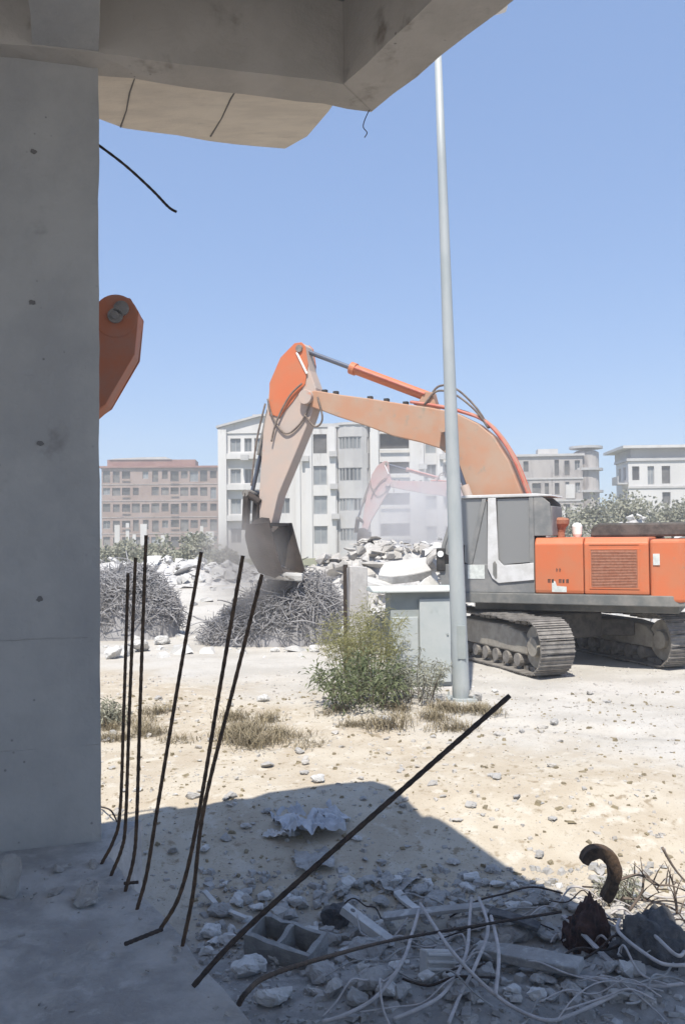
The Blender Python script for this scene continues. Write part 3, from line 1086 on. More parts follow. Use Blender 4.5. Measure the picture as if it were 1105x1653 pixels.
    cyl(bm, (a[0], .105, a[1]), (b_[0], .105, b_[1]), .022, 8)
    obj('grease_pipe', bm, 'lamp', stick)
    hp = [
        [(4.72, 4.95), (4.95, 4.55), (5.3, 4.35), (5.6, 4.7), (5.72, 5.1)],
        [(4.55, 5.05), (4.45, 4.6), (4.62, 4.45), (4.85, 4.7)],
        [(4.9, 5.35), (5.2, 5.1), (5.5, 4.6), (5.62, 4.2)],
        [(5.75, 5.0), (5.95, 4.3), (6.05, 3.7), (6.1, 3.3)]]
    for k, h in enumerate(hp):
        bm = B()
        tube(bm, spline([(x, .11 + .015 * k, z) for x, z in st(h)], 6), .02, 6)
        obj('hose', bm, 'hose', stick, sm=True)
    # arm cylinder from boom back to stick head
    a2, h2 = bo([(2.243, 4.90)])[0], st([(4.974, 6.082)])[0]
    A2, H2 = Vector((a2[0], -.1, a2[1])), Vector((h2[0], -.1, h2[1]))
    mid = A2.lerp(H2, .60)
    bm = B()
    cyl(bm, A2, mid, .10, 20)
    cyl(bm, A2.lerp(H2, .57), A2.lerp(H2, .61), .125, 20)
    ac = obj('arm_cylinder', bm, body, root)
    bm = B()
    cyl(bm, mid, H2, .05, 14)
    obj('rod', bm, 'chrome', ac)
    bm = B()
    cyl(bm, A2.lerp(H2, .02) + Vector((0, .13, .03)), A2.lerp(H2, .56) + Vector((0, .13, .03)), .022, 8)
    obj('pipe', bm, 'red', ac)
    bm = B()
    prism(bm, bo([(2.05, 4.6), (2.15, 4.98), (2.3, 5.0), (2.5, 4.72)]), -.22, .02, 'y')
    obj('cylinder_lug', bm, boomm, boom, bevel=.01)
    # bucket cylinder, links
    c0, c1 = st([(5.70, 5.15)])[0], st([(6.24, 3.15)])[0]
    bm = B()
    a, b_ = Vector((c0[0], -.1, c0[1])), Vector((c1[0], -.1, c1[1]))
    cyl(bm, a, a.lerp(b_, .6), .085, 18)
    bc = obj('bucket_cylinder', bm, 'iron', root)
    bm = B()
    cyl(bm, a.lerp(b_, .6), b_, .045, 12)
    obj('rod', bm, 'chrome', bc)
    l0, l1, l2 = c1, st([(5.93, 2.95)])[0], st([(6.28, 2.38)])[0]
    for yy in (-.30, .10):
        bm = B()
        tube(bm, [(l0[0], yy, l0[1]), (l1[0], yy, l1[1])], .07, 8)
        tube(bm, [(l0[0], yy, l0[1]), (l2[0], yy, l2[1])], .085, 8)
        obj('bucket_link', bm, 'bucket', root)
    bm = B()
    cyl(bm, (l0[0], -.38, l0[1]), (l0[0], .18, l0[1]), .075, 14)
    obj('link_pin', bm, 'iron', root)
    # bucket
    bp = st([(5.83, 2.45)])[0]

    def bk(pts):
        return rot_y(st(pts), bp, bucket_rot)
    shell = [(5.58, 2.52), (6.08, 2.49), (6.12, 2.25), (6.02, 1.85), (5.80, 1.50), (5.42, 1.42)]
    inner = [(5.43, 1.48), (5.77, 1.56), (5.95, 1.88), (6.05, 2.24), (6.03, 2.42), (5.59, 2.46)]
    bm = B()
    prism(bm, bk(shell + inner), -.56, .36, 'y')
    for ya, yb in ((-.60, -.56), (.36, .40)):
        prism(bm, bk([(5.55, 2.525), (6.085, 2.495), (6.125, 2.25), (6.025, 1.85), (5.80, 1.495), (5.42, 1.40), (5.24, 1.50), (5.40, 2.0)]), ya, yb, 'y')
    bkt = obj('bucket', bm, 'bucket', root, bevel=.01)
    bm = B()
    for yy in (-.27, .07):
        prism(bm, bk([(5.66, 2.42), (5.73, 2.62), (5.9, 2.64), (6.08, 2.58), (6.2, 2.46), (6.1, 2.3)]), yy - .02, yy + .02, 'y')
    obj('bucket_ear', bm, 'bucket', bkt)
    for k in range(5):
        yy = -.53 + k * .2175
        bm = B()
        prism(bm, bk([(5.50, 1.385), (5.48, 1.49), (5.30, 1.44), (5.13, 1.36), (5.30, 1.36)]), yy - .05, yy + .05, 'y')
        obj('tooth', bm, 'iron', bkt, bevel=.008)
    return root


EX = Vector((3.7, 16.3, .17))
EX.z = .165
ex1 = excavator(EX, RAD(155), RAD(108.7 - 155), 'orange tracked excavator in the centre, digging into the grey scrap heap', bucket_rot=0.0)


# ------------------------------------------------------------------ street lamp and cabinet
pb = gnd(744, 1128)
pt = at(706, 78, pb.y)
pole = empty('street_lamp', pb, 0, 'tall tapered grey steel lamp pole standing before the excavator cab', 'street lamp')
tv = pt - pb
tv = tv * (9.22 / tv.z)
bm = B()
tube(bm, [Vector((0, 0, -.2)), tv * .02, tv * .2, tv * .5, tv * .8, tv], [.122, .118, .104, .081, .06, .045], 12)
obj('pole', bm, 'galv', pole, sm=True)
bm = B()
tube(bm, spline([tv, tv + Vector((.12, -.02, .16)), tv + Vector((.36, -.05, .23)), tv + Vector((.52, -.06, .24))], 6), .03, 8)
obj('arm', bm, 'galv', pole, sm=True)
bm = B()
prism(bm, [(.52, .20), (.56, .30), (.75, .33), (1.0, .28), (1.04, .23), (.9, .19), (.6, .18)], -.12, .06, 'y', Matrix.Translation(tv - Vector((.07, 0, 0))))
obj('lamp_head', bm, 'cabwhite', pole, bevel=.02)
bm = B()
box(bm, (-.19, -.19, -.02), (.19, .19, .02))
for sx in (-1, 1):
    for sy in (-1, 1):
        cyl(bm, (sx * .15, sy * .15, .02), (sx * .15, sy * .15, .07), .014, 8)
obj('base_plate', bm, 'galv', pole)
bm = B()
prism(bm, [(-.055, .55), (.055, .55), (.055, 1.0), (-.055, 1.0)], -.125, -.108, 'y')
obj('hatch', bm, 'cabframe', pole, bevel=.004)

cp = Vector((1.12, 13.25, 0))
cp.z = ground_h(cp.x, cp.y)
cabn = empty('electrical_cabinet', cp, RAD(7), 'grey green electrical cabinet with an overhanging lid beside the lamp pole', 'cabinet')
Hc = 1.42
bm = B()
box(bm, (-.44, -.02, .03), (.46, .44, Hc))
body = obj('housing', bm, 'cabframe', cabn, bevel=.01)
bm = B()
box(bm, (-.02, -.085, .10), (.44, -.022, Hc - .10))
d1 = obj('door', bm, 'cabinet', cabn, bevel=.008)
bm = B()
cyl(bm, (.39, -.083, .80), (.39, -.10, .80), .016, 10)
obj('lock', bm, 'cabframe', d1)
bm = B()
box(bm, (-.42, -.05, .10), (-.035, -.022, Hc - .36))
d2 = obj('door', bm, 'cabinet', cabn, bevel=.008)
bm = B()
prism(bm, [(-.17, Hc + .002), (.50, Hc + .002), (.50, Hc + .06), (.2, Hc + .085), (-.17, Hc + .04)], -.72, .50, 'x')
obj('lid', bm, 'lid', cabn, bevel=.012)
bm = B()
box(bm, (-.55, -.12, -.12), (.55, .5, .03))
obj('plinth', bm, 'post', cabn, bevel=.02)
bm = B()
box(bm, (.475, -.05, .02), (.505, 0, Hc - .05))
obj('cable_strip', bm, 'lamp', cabn)

# concrete post stub with an iron stake beside it
pp = at(575, 985, 14.2)
pp.z = ground_h(pp.x, pp.y)
ztop = at(575, 914, 14.2).z - pp.z
bm = B()
box(bm, (-.14, -.14, -.1), (.14, .14, ztop))
bmesh.ops.subdivide_edges(bm, edges=bm.edges, cuts=5, use_grid_fill=True)
for v in bm.verts:
    v.co += Vector((noise.noise(v.co * 4), noise.noise(v.co * 4 + Vector((3, 3, 3))), noise.noise(v.co * 5) * (1.5 if v.co.z > ztop - .1 else 0))) * .015
o = obj('concrete_post', bm, 'post', bevel=.015)
o.location = pp
o.rotation_euler = (0, RAD(.5), RAD(12))
tag(o, 'pale stump of a square concrete post behind the bush', 'post')
bm = B()
box(bm, (-.03, -.03, -.1), (.03, .03, ztop - .02))
box(bm, (-.03, -.03, ztop - .02), (.045, .03, ztop + .03))
o = obj('iron_stake', bm, 'rust_dark')
o.location = pp + Vector((-.175, -.06, 0))
tag(o, 'dark iron stake touching the pale concrete post', 'stake')


# ------------------------------------------------------------------ plants
def leafcards(r, pts_dirs, L, W, droop=.3):
    vs, fs = [], []
    for p, d in pts_dirs:
        d = d.normalized()
        s = d.cross(Vector((r.gauss(0, 1), r.gauss(0, 1), r.gauss(0, 1)))).normalized()
        l = L * r.uniform(.6, 1.25)
        w = W * r.uniform(.7, 1.2)
        m = p + d * l * .5
        e = p + d * l - Vector((0, 0, droop * l))
        b = len(vs)
        vs += [tuple(p), tuple(m + s * w), tuple(e), tuple(m - s * w)]
        fs.append((b, b + 1, b + 2, b + 3))
    return vs, fs


def plant(name, loc, w, h, nstem, perstem, L, W, m, stemm, seed, label, cat, group=None, lean=.55, droop=.3, start=.15, stemr=.006, depth=None, inner=.25):
    r = random.Random(seed)
    root = empty(name, loc, 0, label, cat, group)
    bm = B()
    pd = []
    for k in range(nstem):
        a = r.uniform(0, 6.28)
        rad = sqrt(r.random())
        b0 = Vector((cos(a) * rad * w * inner, sin(a) * rad * (depth or w) * inner, -.02))
        hh = h * r.uniform(.55, 1.0) * (1 - .35 * rad)
        tipp = Vector((cos(a) * rad * w * .5, sin(a) * rad * (depth or w) * .5, hh))
        mid = b0.lerp(tipp, .5) + Vector((r.uniform(-.05, .05) * w, r.uniform(-.05, .05) * w, h * .08))
        sp = spline([b0, mid, tipp], 4)
        tube(bm, sp, [stemr * (1 - .7 * i / (len(sp) - 1)) for i in range(len(sp))], 4, cap=False)
        for _ in range(perstem):
            t = start + (1 - start) * r.random() ** .8
            i = min(int(t * (len(sp) - 1)), len(sp) - 2)
            p = sp[i].lerp(sp[i + 1], t * (len(sp) - 1) - i)
            d = Vector((r.gauss(0, 1), r.gauss(0, 1), r.gauss(.25, .7)))
            q = p + d.normalized() * r.random() ** 1.5 * L * 1.6 * lean
            pd.append((q, d))
    obj('stem', bm, stemm, root)
    vs, fs = leafcards(r, pd, L, W, droop)
    pymesh('foliage', vs, fs, m, root)
    return root


g1 = gnd(600, 1148)
plant('leafy_bush', gnd(583, 1148) + Vector((0, .2, 0)), 1.25, .82, 44, 50, .10, .012, 'leaf', 'bark', 21, 'dark green leafy bush growing at the foot of the cabinet', 'bush', lean=1.5)
g2 = at(588, 1100, 12.9)
plant('feathery_weed', Vector((g2.x, g2.y, ground_h(g2.x, g2.y))), 1.4, 1.52, 74, 72, .085, .0055, 'feather', 'feather', 22, 'tall olive feathery weed rising behind the leafy bush', 'weed', lean=1.2, droop=.1, start=.3, stemr=.005)
g3 = gnd(672, 1132)
plant('low_weed', g3 + Vector((-.02, .05, 0)), 1.0, .75, 34, 62, .075, .007, 'dusty', 'bark', 23, 'dusty low weed between the bush and the lamp pole', 'weed')
g4 = gnd(178, 1172)
plant('low_weed', g4, .5, .38, 22, 22, .09, .010, 'dusty', 'bark', 24, 'small grey green weed on the dirt beside the column', 'weed')


def grass_proto(seed, n, h, spread):
    r = random.Random(seed)
    vs, fs = [], []
    for _ in range(n):
        a = r.uniform(0, 6.28)
        b = Vector((r.gauss(0, spread), r.gauss(0, spread * .7), -.01))
        hh = h * r.uniform(.4, 1.0)
        d = Vector((cos(a) * r.uniform(.2, 1.0), sin(a) * r.uniform(.2, 1.0), 1)).normalized()
        s = Vector((-sin(a), cos(a), 0)) * .0035
        m1 = b + d * hh * .55
        e = b + d * hh + Vector((cos(a), sin(a), -.55)) * hh * .3
        i = len(vs)
        vs += [tuple(b - s), tuple(b + s), tuple(m1 + s), tuple(m1 - s), tuple(e)]
        fs += [(i, i + 1, i + 2, i + 3), (i + 3, i + 2, i + 4)]
    return pymesh('grass_tuft', vs, fs, 'drygrass')


protos = [grass_proto(31, 170, .22, .10), grass_proto(32, 130, .16, .14), grass_proto(33, 220, .28, .13)]
first = [True] * 3
rg = random.Random(40)
spots = []
for (u0, u1, v0, v1, n) in ((170, 235, 1140, 1200, 7), (490, 740, 1140, 1182, 12), (370, 500, 1160, 1205, 13), (235, 340, 1150, 1200, 3), (700, 790, 1140, 1165, 3)):
    for _ in range(n):
        spots.append((rg.uniform(u0, u1), rg.uniform(v0, v1)))
for i, (u, v) in enumerate(spots):
    k = i % 3
    o = protos[k] if first[k] else protos[k].copy()
    if not first[k]:
        COL.objects.link(o)
    first[k] = False
    o.location = gnd(u, v)
    o.rotation_euler = (0, 0, rg.uniform(0, 6.28))
    s = rg.uniform(.7, 1.25)
    o.scale = (s, s, s * rg.uniform(.7, 1.1))
    tag(o, 'straw coloured tuft of dry grass on the sunlit dirt verge', 'grass tuft', 'dry grass tufts')


def shrub(name, loc, w, h, n, L, m, seed, label, cat, group=None, trunk=True, d=None):
    """crown of leaf clumps on a tapered trunk with limbs"""
    r = random.Random(seed)
    root = empty(name, loc, 0, label, cat, group)
    d = d or w
    clumps = []
    nc = max(7, int(10 * w / 2))
    for _ in range(nc):
        a = r.uniform(0, 6.28)
        q = sqrt(r.random())
        clumps.append((Vector((cos(a) * q * w * .40, sin(a) * q * d * .40, h * r.uniform(.30, .86) * (1 - .3 * q))), r.uniform(.16, .28) * min(w, h)))
    bm = B()
    tube(bm, [Vector((0, 0, -.2)), Vector((w * .02, 0, h * .25)), Vector((0, 0, h * .55))], [w * .035, w * .028, w * .012], 8)
    for c, s in clumps[:10]:
        tube(bm, [Vector((0, 0, h * .2)), Vector((c.x * .5, c.y * .5, h * .2 + (c.z - h * .2) * .7)), c], [w * .018, w * .01, w * .004], 5, cap=False)
    obj('trunk', bm, 'bark', root)
    pd = []
    for _ in range(n):
        c, s = r.choice(clumps)
        dd = Vector((r.gauss(0, 1), r.gauss(0, 1), r.gauss(0, 1))).normalized()
        pd.append((c + dd * s * r.random() ** .45, dd + Vector((r.gauss(0, .6), r.gauss(0, .6), r.gauss(0, .6)))))
    vs, fs = leafcards(r, pd, L, L * .35, .15)
    pymesh('crown', vs, fs, m, root)
    return root


def far_shrubs(specs, m, cat, labels):
    for i, (u, vt, vb, wpx, Y) in enumerate(specs):
        p = at(u, vb, Y)
        zt = at(u, vt, Y).z
        z0 = ground_h(p.x, p.y)
        shrub('dusty_tree' if cat == 'tree' else 'dusty_shrub', Vector((p.x, p.y, z0)), wpx * Y / FPX, max(.8, zt - z0), 1500, .028 * Y / 6, m, 100 + i * 7 + int(u), labels[i], cat)


far_shrubs([(190, 856, 905, 80, 60), (250, 862, 905, 90, 58), (312, 852, 910, 90, 62), (360, 872, 915, 70, 50)], 'dusty', 'shrub',
           ['dusty green shrub furthest left below the brick block', 'dusty green shrub behind the tips of the starter bars', 'taller dusty shrub below the right end of the brick block', 'dusty shrub just left of the excavator bucket'])
far_shrubs([(905, 812, 870, 70, 64), (958, 796, 870, 90, 66), (1020, 786, 870, 100, 68), (1085, 792, 870, 100, 70), (1140, 780, 870, 90, 72)], 'dusty', 'tree',
           ['small dusty tree just right of the excavator cab', 'dusty tree below the end of the grey block', 'tall dusty tree below the gap beside the white block', 'dusty tree below the white block at the right edge', 'dusty tree cut off by the right edge of the picture'])


# ------------------------------------------------------------------ rubble heaps and scrap piles
def heap(name, c, w, d, h, m, chunkm, n, smin, smax, seed, label, cat):
    r = random.Random(seed)
    root = empty(name, c, 0, label, cat)
    root['kind'] = 'stuff'
    vs, fs = [], []
    nx, ny = 40, 26

    def hh(x, y):
        q = max(0., 1 - (x / (w / 2)) ** 2 - (y / (d / 2)) ** 2)
        return h * q ** .7 * (.75 + .5 * noise.noise(Vector((x * .9 + seed, y * .9, 1)))) + .12 * noise.noise(Vector((x * 3, y * 3, seed)))
    for j in range(ny + 1):
        for i in range(nx + 1):
            x, y = w * (i / nx - .5) * 1.05, d * (j / ny - .5) * 1.05
            vs.append((x, y, hh(x, y) - .1))
    fs = [(j * (nx + 1) + i, j * (nx + 1) + i + 1, (j + 1) * (nx + 1) + i + 1, (j + 1) * (nx + 1) + i) for j in range(ny) for i in range(nx)]
    pymesh('mound', vs, fs, m, root, sm=False)
    bm = B()
    for _ in range(n):
        a = r.uniform(0, 6.28)
        q = sqrt(r.random()) * .97
        x, y = cos(a) * q * w / 2, sin(a) * q * d / 2
        s = smin * (smax / smin) ** (r.random() ** 2)
        k = r.random()
        sz = (s * 1.5, s, s * .25) if k < .35 else (s, s * .8, s * .6)
        R = Matrix.Rotation(r.uniform(0, 6.28), 3, 'Z') @ Matrix.Rotation(r.uniform(-.8, .8), 3, 'X')
        rock(bm, (x, y, hh(x, y) + s * .1), sz, r, 10, R)
    o = obj('broken_concrete', bm, chunkm, root)
    tag(o, kind='stuff')
    return root


def gz(x, y):
    return Vector((x, y, ground_h(x, y)))


p = at(598, 870, 27)
heap('rubble_heap', gz(p.x, 27), 4.6, 4, 2.35, 'heap', 'rubble', 330, .06, .42, 51, 'grey white heap of broken concrete behind the bush and post', 'rubble')
p = at(690, 870, 31)
heap('rubble_heap', gz(p.x + .3, 31), 5, 4, 1.9, 'heap', 'rubblewhite', 200, .08, .5, 52, 'pale rubble heap behind the excavator cab front', 'rubble')
p = at(1010, 840, 30)
heap('rubble_heap', gz(p.x + .6, 30), 9, 5, 2.5, 'heap', 'rubblewhite', 330, .08, .5, 53, 'white topped rubble heap behind the excavator housing', 'rubble')
p = at(250, 925, 34)
heap('rubble_heap', gz(p.x, 34), 9, 6, .9, 'heap', 'rubblewhite', 300, .06, .4, 54, 'low spread of white rubble behind the left scrap pile', 'rubble')


def scrap(name, c, w, d, h, n, seed, label, skew=0.0):
    """matted heap of cut bars and mesh: a dense knot of bent wires over a dark core"""
    r = random.Random(seed)
    root = empty(name, c, 0, label, 'scrap heap')

    def surf(x, y):
        q = max(0., 1 - abs(x / (w / 2)) ** 2.6 - abs(y / (d / 2)) ** 2.6)
        return h * max(.15, min(1.0, 1 + skew * (x / w * 2 - .35))) * q ** .34 * (.84 + .24 * noise.noise(Vector((x * 1.1 + seed, y * 1.1, 0))) + .12 * noise.noise(Vector((x * 3.3, y * 3.3, seed))))
    vs, fs = [], []
    nx, ny = 36, 26
    for j in range(ny + 1):
        for i in range(nx + 1):
            x, y = w * (i / nx - .5), d * (j / ny - .5)
            vs.append((x, y, surf(x, y) * .93 - .08 + .06 * noise.noise(Vector((x * 5, y * 5, seed)))))
    fs = [(j * (nx + 1) + i, j * (nx + 1) + i + 1, (j + 1) * (nx + 1) + i + 1, (j + 1) * (nx + 1) + i) for j in range(ny) for i in range(nx)]
    pymesh('core', vs, fs, 'wire', root)
    bm = B()
    for _ in range(n):
        x, y = r.uniform(-.52, .52) * w, r.uniform(-.52, .3) * d
        z = surf(x, y)
        if z <= .02:
            continue
        z = z * (1 - .35 * r.random() ** 2) + r.gauss(0, .05)
        dv = Vector((r.gauss(0, 1), r.gauss(0, .8), r.gauss(0, .75))).normalized() * r.uniform(.1, .34)
        sg = Vector((r.gauss(0, 1), r.gauss(0, 1), r.gauss(0, 1))) * .09
        c = Vector((x, y, z))
        pts = [c - dv, c - dv * .3 + sg, c + dv * .4 + sg * .6, c + dv]
        for q in pts:
            q.z = max(q.z, 0.0)
        tube(bm, spline(pts, 2), r.uniform(.004, .010), 4, cap=False)
    for _ in range(n // 45):
        x, y = r.uniform(-.48, .48) * w, r.uniform(-.5, .2) * d
        z = surf(x, y)
        if z < .1:
            continue
        a = r.uniform(0, 6.28)
        L = r.uniform(.5, 1.2)
        c = Vector((x, y, z))
        e = c + Vector((cos(a) * L * .7, sin(a) * L * .4, r.uniform(-.5, .45) * L))
        e.z = max(e.z, .02)
        tube(bm, spline([c - (e - c) * .3, c + Vector((0, 0, r.uniform(.02, .2))), c.lerp(e, .6) + Vector((r.gauss(0, .08), r.gauss(0, .08), r.uniform(0, .15))), e], 4), r.uniform(.008, .014), 5, cap=False)
    for _ in range(n // 40):
        x, y = r.uniform(-.5, .5) * w, r.uniform(-.5, .2) * d
        q = r.uniform(.03, .09)
        rock(bm, (x, y, surf(x, y)), (q, q * .8, q * .6), r, 9)
    o = obj('bent_bars', bm, 'wire', root)
    o['kind'] = 'stuff'
    return root


p = at(440, 1045, 19.2)
scrap('scrap_heap', gz(p.x - .02, 19.4), 2.9, 2.3, 1.75, 6000, 61, 'grey tangled heap of cut rebar under the excavator bucket', .62)
slab_piece_late = at(458, 930, 18.6)
p = at(215, 1025, 20.5)
scrap('scrap_heap', gz(p.x - .25, 20.6), 2.5, 2.0, 1.65, 4200, 62, 'grey tangled heap of cut rebar beside the column', -.35)

# second machine: only the head of its stick shows past the column
S2 = Vector((-4.44, 5.80, 0))
S2.z = ground_h(S2.x, S2.y)
ex2 = excavator(S2, RAD(5), RAD(20), 'second orange excavator, only its stick head showing past the column', boom_rot=.305, stick_rot=-1.305, bucket_rot=-.3, stickm='oldorange', body='oldorange', boomm='oldorange', boss=.22)
ex2.scale = (.66, .66, .66)
ex3 = excavator(gz(7.6, 46), RAD(172), RAD(-30), 'red excavator paled by haze, working far off in the dust before the white block', boom_rot=-.16, stick_rot=.25, bucket_rot=0.2, body='farred', boomm='farred', stickm='farred')

# ------------------------------------------------------------------ larger single pieces of rubble
rk = random.Random(77)


def slab_piece(name, c, s, m, rot, seed, label, cat='concrete slab'):
    r = random.Random(seed)
    bm = B()
    n = 9
    pts = []
    for k in range(n):
        a = 2 * pi * k / n
        e = max(abs(cos(a)), abs(sin(a)))
        pts.append((cos(a) / e * s[0] * r.uniform(.82, 1.05), sin(a) / e * s[1] * r.uniform(.82, 1.05)))
    prism(bm, pts, -s[2], s[2], 'z')
    o = obj(name, bm, m, bevel=s[2] * .25)
    o.location = c
    o.rotation_euler = rot
    return tag(o, label, cat)


slab_piece('concrete_slab', at(652, 922, 17), (.52, .34, .09), 'rubblewhite', (RAD(24), RAD(-9), RAD(8)), 1, 'large white concrete slab tilted up behind the cabinet lid')
slab_piece('concrete_slab', at(608, 945, 16.6), (.32, .3, .08), 'rubblewhite', (RAD(15), RAD(12), RAD(30)), 2, 'small white slab lying low behind the post')
slab_piece('concrete_slab', slab_piece_late, (.42, .2, .06), 'rubblewhite', (RAD(6), RAD(3), RAD(-8)), 4, 'white flat slab on top of the scrap heap under the bucket')
slab_piece('concrete_slab', at(688, 950, 16.2), (.16, .3, .07), 'rubblewhite', (RAD(40), RAD(40), RAD(0)), 3, 'narrow white slab leaning beside the lamp pole')
p = at(650, 975, 17.3)
heap('rubble_heap', gz(p.x, 17.6), 2.6, 1.6, 1.15, 'heap', 'rubblewhite', 120, .05, .22, 56, 'low white rubble heap directly behind the cabinet', 'rubble')
for i, (u, v, s, lab) in enumerate((
        (225, 1052, .22, 'white rubble lump at the right foot of the left scrap heap'),
        (262, 1040, .18, 'white rubble lump between the scrap heap and the tallest starter bar'),
        (185, 1062, .2, 'white rubble lump near the column at the left scrap heap'),
        (443, 1052, .10, 'small white stone at the foot of the scrap heap under the bucket'),
        (508, 1052, .12, 'small white stone at the right foot of the bucket scrap heap'),
        (425, 1132, .09, 'white stone on the dry verge right of the crossed bars'),
        (512, 1262, .07, 'pale flat stone at the rim of the roof shadow'),
        (622, 1168, .10, 'pale stone on the dirt below the bush'),
        (765, 1130, .11, 'small dark stone at the foot of the lamp pole'),
        (895, 1166, .06, 'small dark stone on the pale roadway'),
        (484, 1216, .06, 'dark stone on the dirt above the shadow'))):
    rock_obj('stone', gnd(u, v), (s, s * .8, s * .6), 'debris' if 'dark' in lab else 'rubblewhite', random.Random(200 + i), lab, 'stone')

# ------------------------------------------------------------------ debris along the shaded strip
# hollow concrete block with two cells
p = gnd(462, 1545)
hb = empty('hollow_block', p + Vector((0, 0, .0)), RAD(-28), 'grey hollow concrete block with open cells beside the long slanting bar', 'block')
bm = B()
L_, W_, H_ = .26, .13, .19
t_ = .035
for lo, hi in (((-L_, -W_, 0), (L_, -W_ + t_, H_)), ((-L_, W_ - t_, 0), (L_, W_, H_)), ((-L_, -W_ + t_, 0), (-L_ + t_, W_ - t_, H_)), ((L_ - t_, -W_ + t_, 0), (L_, W_ - t_, H_)), ((-t_ / 2, -W_ + t_, 0), (t_ / 2, W_ - t_, H_ - .004))):
    box(bm, lo, hi)
bmesh.ops.subdivide_edges(bm, edges=bm.edges, cuts=5, use_grid_fill=True)
for v in bm.verts:
    v.co += Vector((noise.noise(v.co * 12), noise.noise(v.co * 12 + Vector((3, 3, 3))), noise.noise(v.co * 9 + Vector((6, 1, 3))) * (2.2 if v.co.z > .15 else .6))) * .012
obj('shell', bm, 'block', hb)
hb.rotation_euler = (RAD(14), RAD(6), RAD(-28))

singles = [
    # u, v, (sx,sy,sz), mat, label
    (402, 1572, (0.117, 0.090, 0.068), 'pale', 'large pale concrete lump in front of the hollow block'),
    (450, 1552, (0.078, 0.068, 0.054), 'pale', 'pale round concrete lump touching the corner of the hollow block'),
    (540, 1490, (0.117, 0.090, 0.082), 'dark_lump', 'dark round lump behind the pale channel piece'),
    (500, 1515, (0.078, 0.060, 0.034), 'pale', 'pale rubble lump just right of the hollow block'),
    (590, 1545, (0.172, 0.105, 0.068), 'debris', 'grey broken concrete lump under the bent rod'),
    (640, 1425, (0.078, 0.053, 0.027), 'pale', 'pale flat chip in the roof shadow above the channel piece'),
    (355, 1475, (0.109, 0.075, 0.041), 'debris', 'grey flat chunk beside the crossed starter bars'),
    (345, 1510, (0.094, 0.075, 0.034), 'pale', 'pale chunk at the foot of the crossed starter bars'),
    (700, 1460, (0.156, 0.075, 0.041), 'debris', 'grey flat chunk where the cable loops begin'),
    (745, 1500, (0.125, 0.090, 0.048), 'debris', 'grey chunk under the middle of the cable loops'),
    (840, 1505, (0.156, 0.075, 0.048), 'debris', 'grey chunk behind the long fallen board'),
    (520, 1580, (0.125, 0.090, 0.054), 'debris', 'brownish grey chunk in front of the pale channel piece'),
    (610, 1590, (0.156, 0.112, 0.061), 'debris', 'wide grey chunk left of the ribbed block'),
    (440, 1620, (0.125, 0.090, 0.048), 'pale', 'pale chunk low at the slab edge below the hollow block'),
    (330, 1385, (0.055, 0.038, 0.027), 'pale', 'small pale chip in the shade behind the crossed bars'),
    (575, 1360, (0.055, 0.038, 0.020), 'pale', 'small pale chip in the shade beside the plastic sheet'),
    (760, 1420, (0.070, 0.053, 0.027), 'pale', 'pale chip at the point of the roof shadow'),
]
for i, (u, v, s, m, lab) in enumerate(singles):
    rock_obj('concrete_lump', gnd(u, v), s, m, random.Random(300 + i), lab, 'concrete lump', n=22)

# loose smaller lumps nobody could tell apart
rl = random.Random(88)
for i in range(280):
    u, v = rl.uniform(330, 1040), rl.uniform(1425, 1620)
    if v > 1400 + (900 - u) * -.02 + 170 and u < 500:
        continue
    s = rl.uniform(.022, .07)
    rock_obj('concrete_chunk', gnd(u, v), (s * 1.2, s, s * rl.uniform(.4, .8)), rl.choice(['debris', 'debris', 'pale', 'rubble']), rl, 'small broken concrete chunk lying in the shaded debris strip', 'concrete chunk', 'small concrete chunks in the debris strip', n=12)
for i in range(46):
    u, v = rl.uniform(180, 900), rl.uniform(1290, 1430)
    s = rl.uniform(.015, .05)
    rock_obj('stone_chip', gnd(u, v), (s * 1.3, s, s * .5), rl.choice(['debris', 'rubble']), rl, 'small stone chip lying loose on the dirt around the roof shadow', 'stone chip', 'stone chips around the roof shadow', n=10)
for i in range(60):
    u, v = rl.uniform(170, 1105), rl.uniform(1110, 1290)
    s = rl.uniform(.02, .06)
    rock_obj('stone_chip', gnd(u, v), (s * 1.3, s, s * .55), rl.choice(['rubblewhite', 'rubble', 'debris']), rl, 'small pale stone lying loose on the sunlit dirt', 'stone chip', 'stones on the sunlit dirt', n=10)

# pale channel piece with a hole
a, b = gnd(556, 1462, .20), gnd(632, 1518, .05)
ch = empty('channel_piece', a, 0, 'pale painted channel with a bolt hole leaning on the debris', 'channel')
dv = b - a
bm = B()
q = dv.to_track_quat('X', 'Z').to_matrix().to_4x4()
ll = dv.length
box(bm, (0, -.045, -.008), (ll, .045, .008), q)
box(bm, (0, -.045, -.05), (ll, -.035, -.0082), q)
box(bm, (0, .035, -.05), (ll, .045, -.0082), q)
obj('web', bm, 'pale', ch, bevel=.003)
bm = B()
cyl(bm, q @ Vector((.07, 0, .0082)), q @ Vector((.07, 0, .0115)), .018, 14)
obj('bolt_hole', bm, 'hole', ch)  # dark disc stands in for the shade in the hole


def board(name, a, b, w, t, m, label, cat):
    a, b = Vector(a), Vector(b)
    q = (b - a).to_track_quat('X', 'Z').to_matrix().to_4x4()
    bm = B()
    l = (b - a).length
    box(bm, (0, -w / 2, -t / 2), (l, w / 2, t / 2), q)
    bmesh.ops.subdivide_edges(bm, edges=[e for e in bm.edges if e.calc_length() > l * .9], cuts=8)
    for v in bm.verts:
        v.co += Vector((noise.noise(v.co * 4 + a), noise.noise(v.co * 4 + b), noise.noise(v.co * 3 + a))) * t * .7
    o = obj(name, bm, m, bevel=t * .15)
    o.location = a
    return tag(o, label, cat)


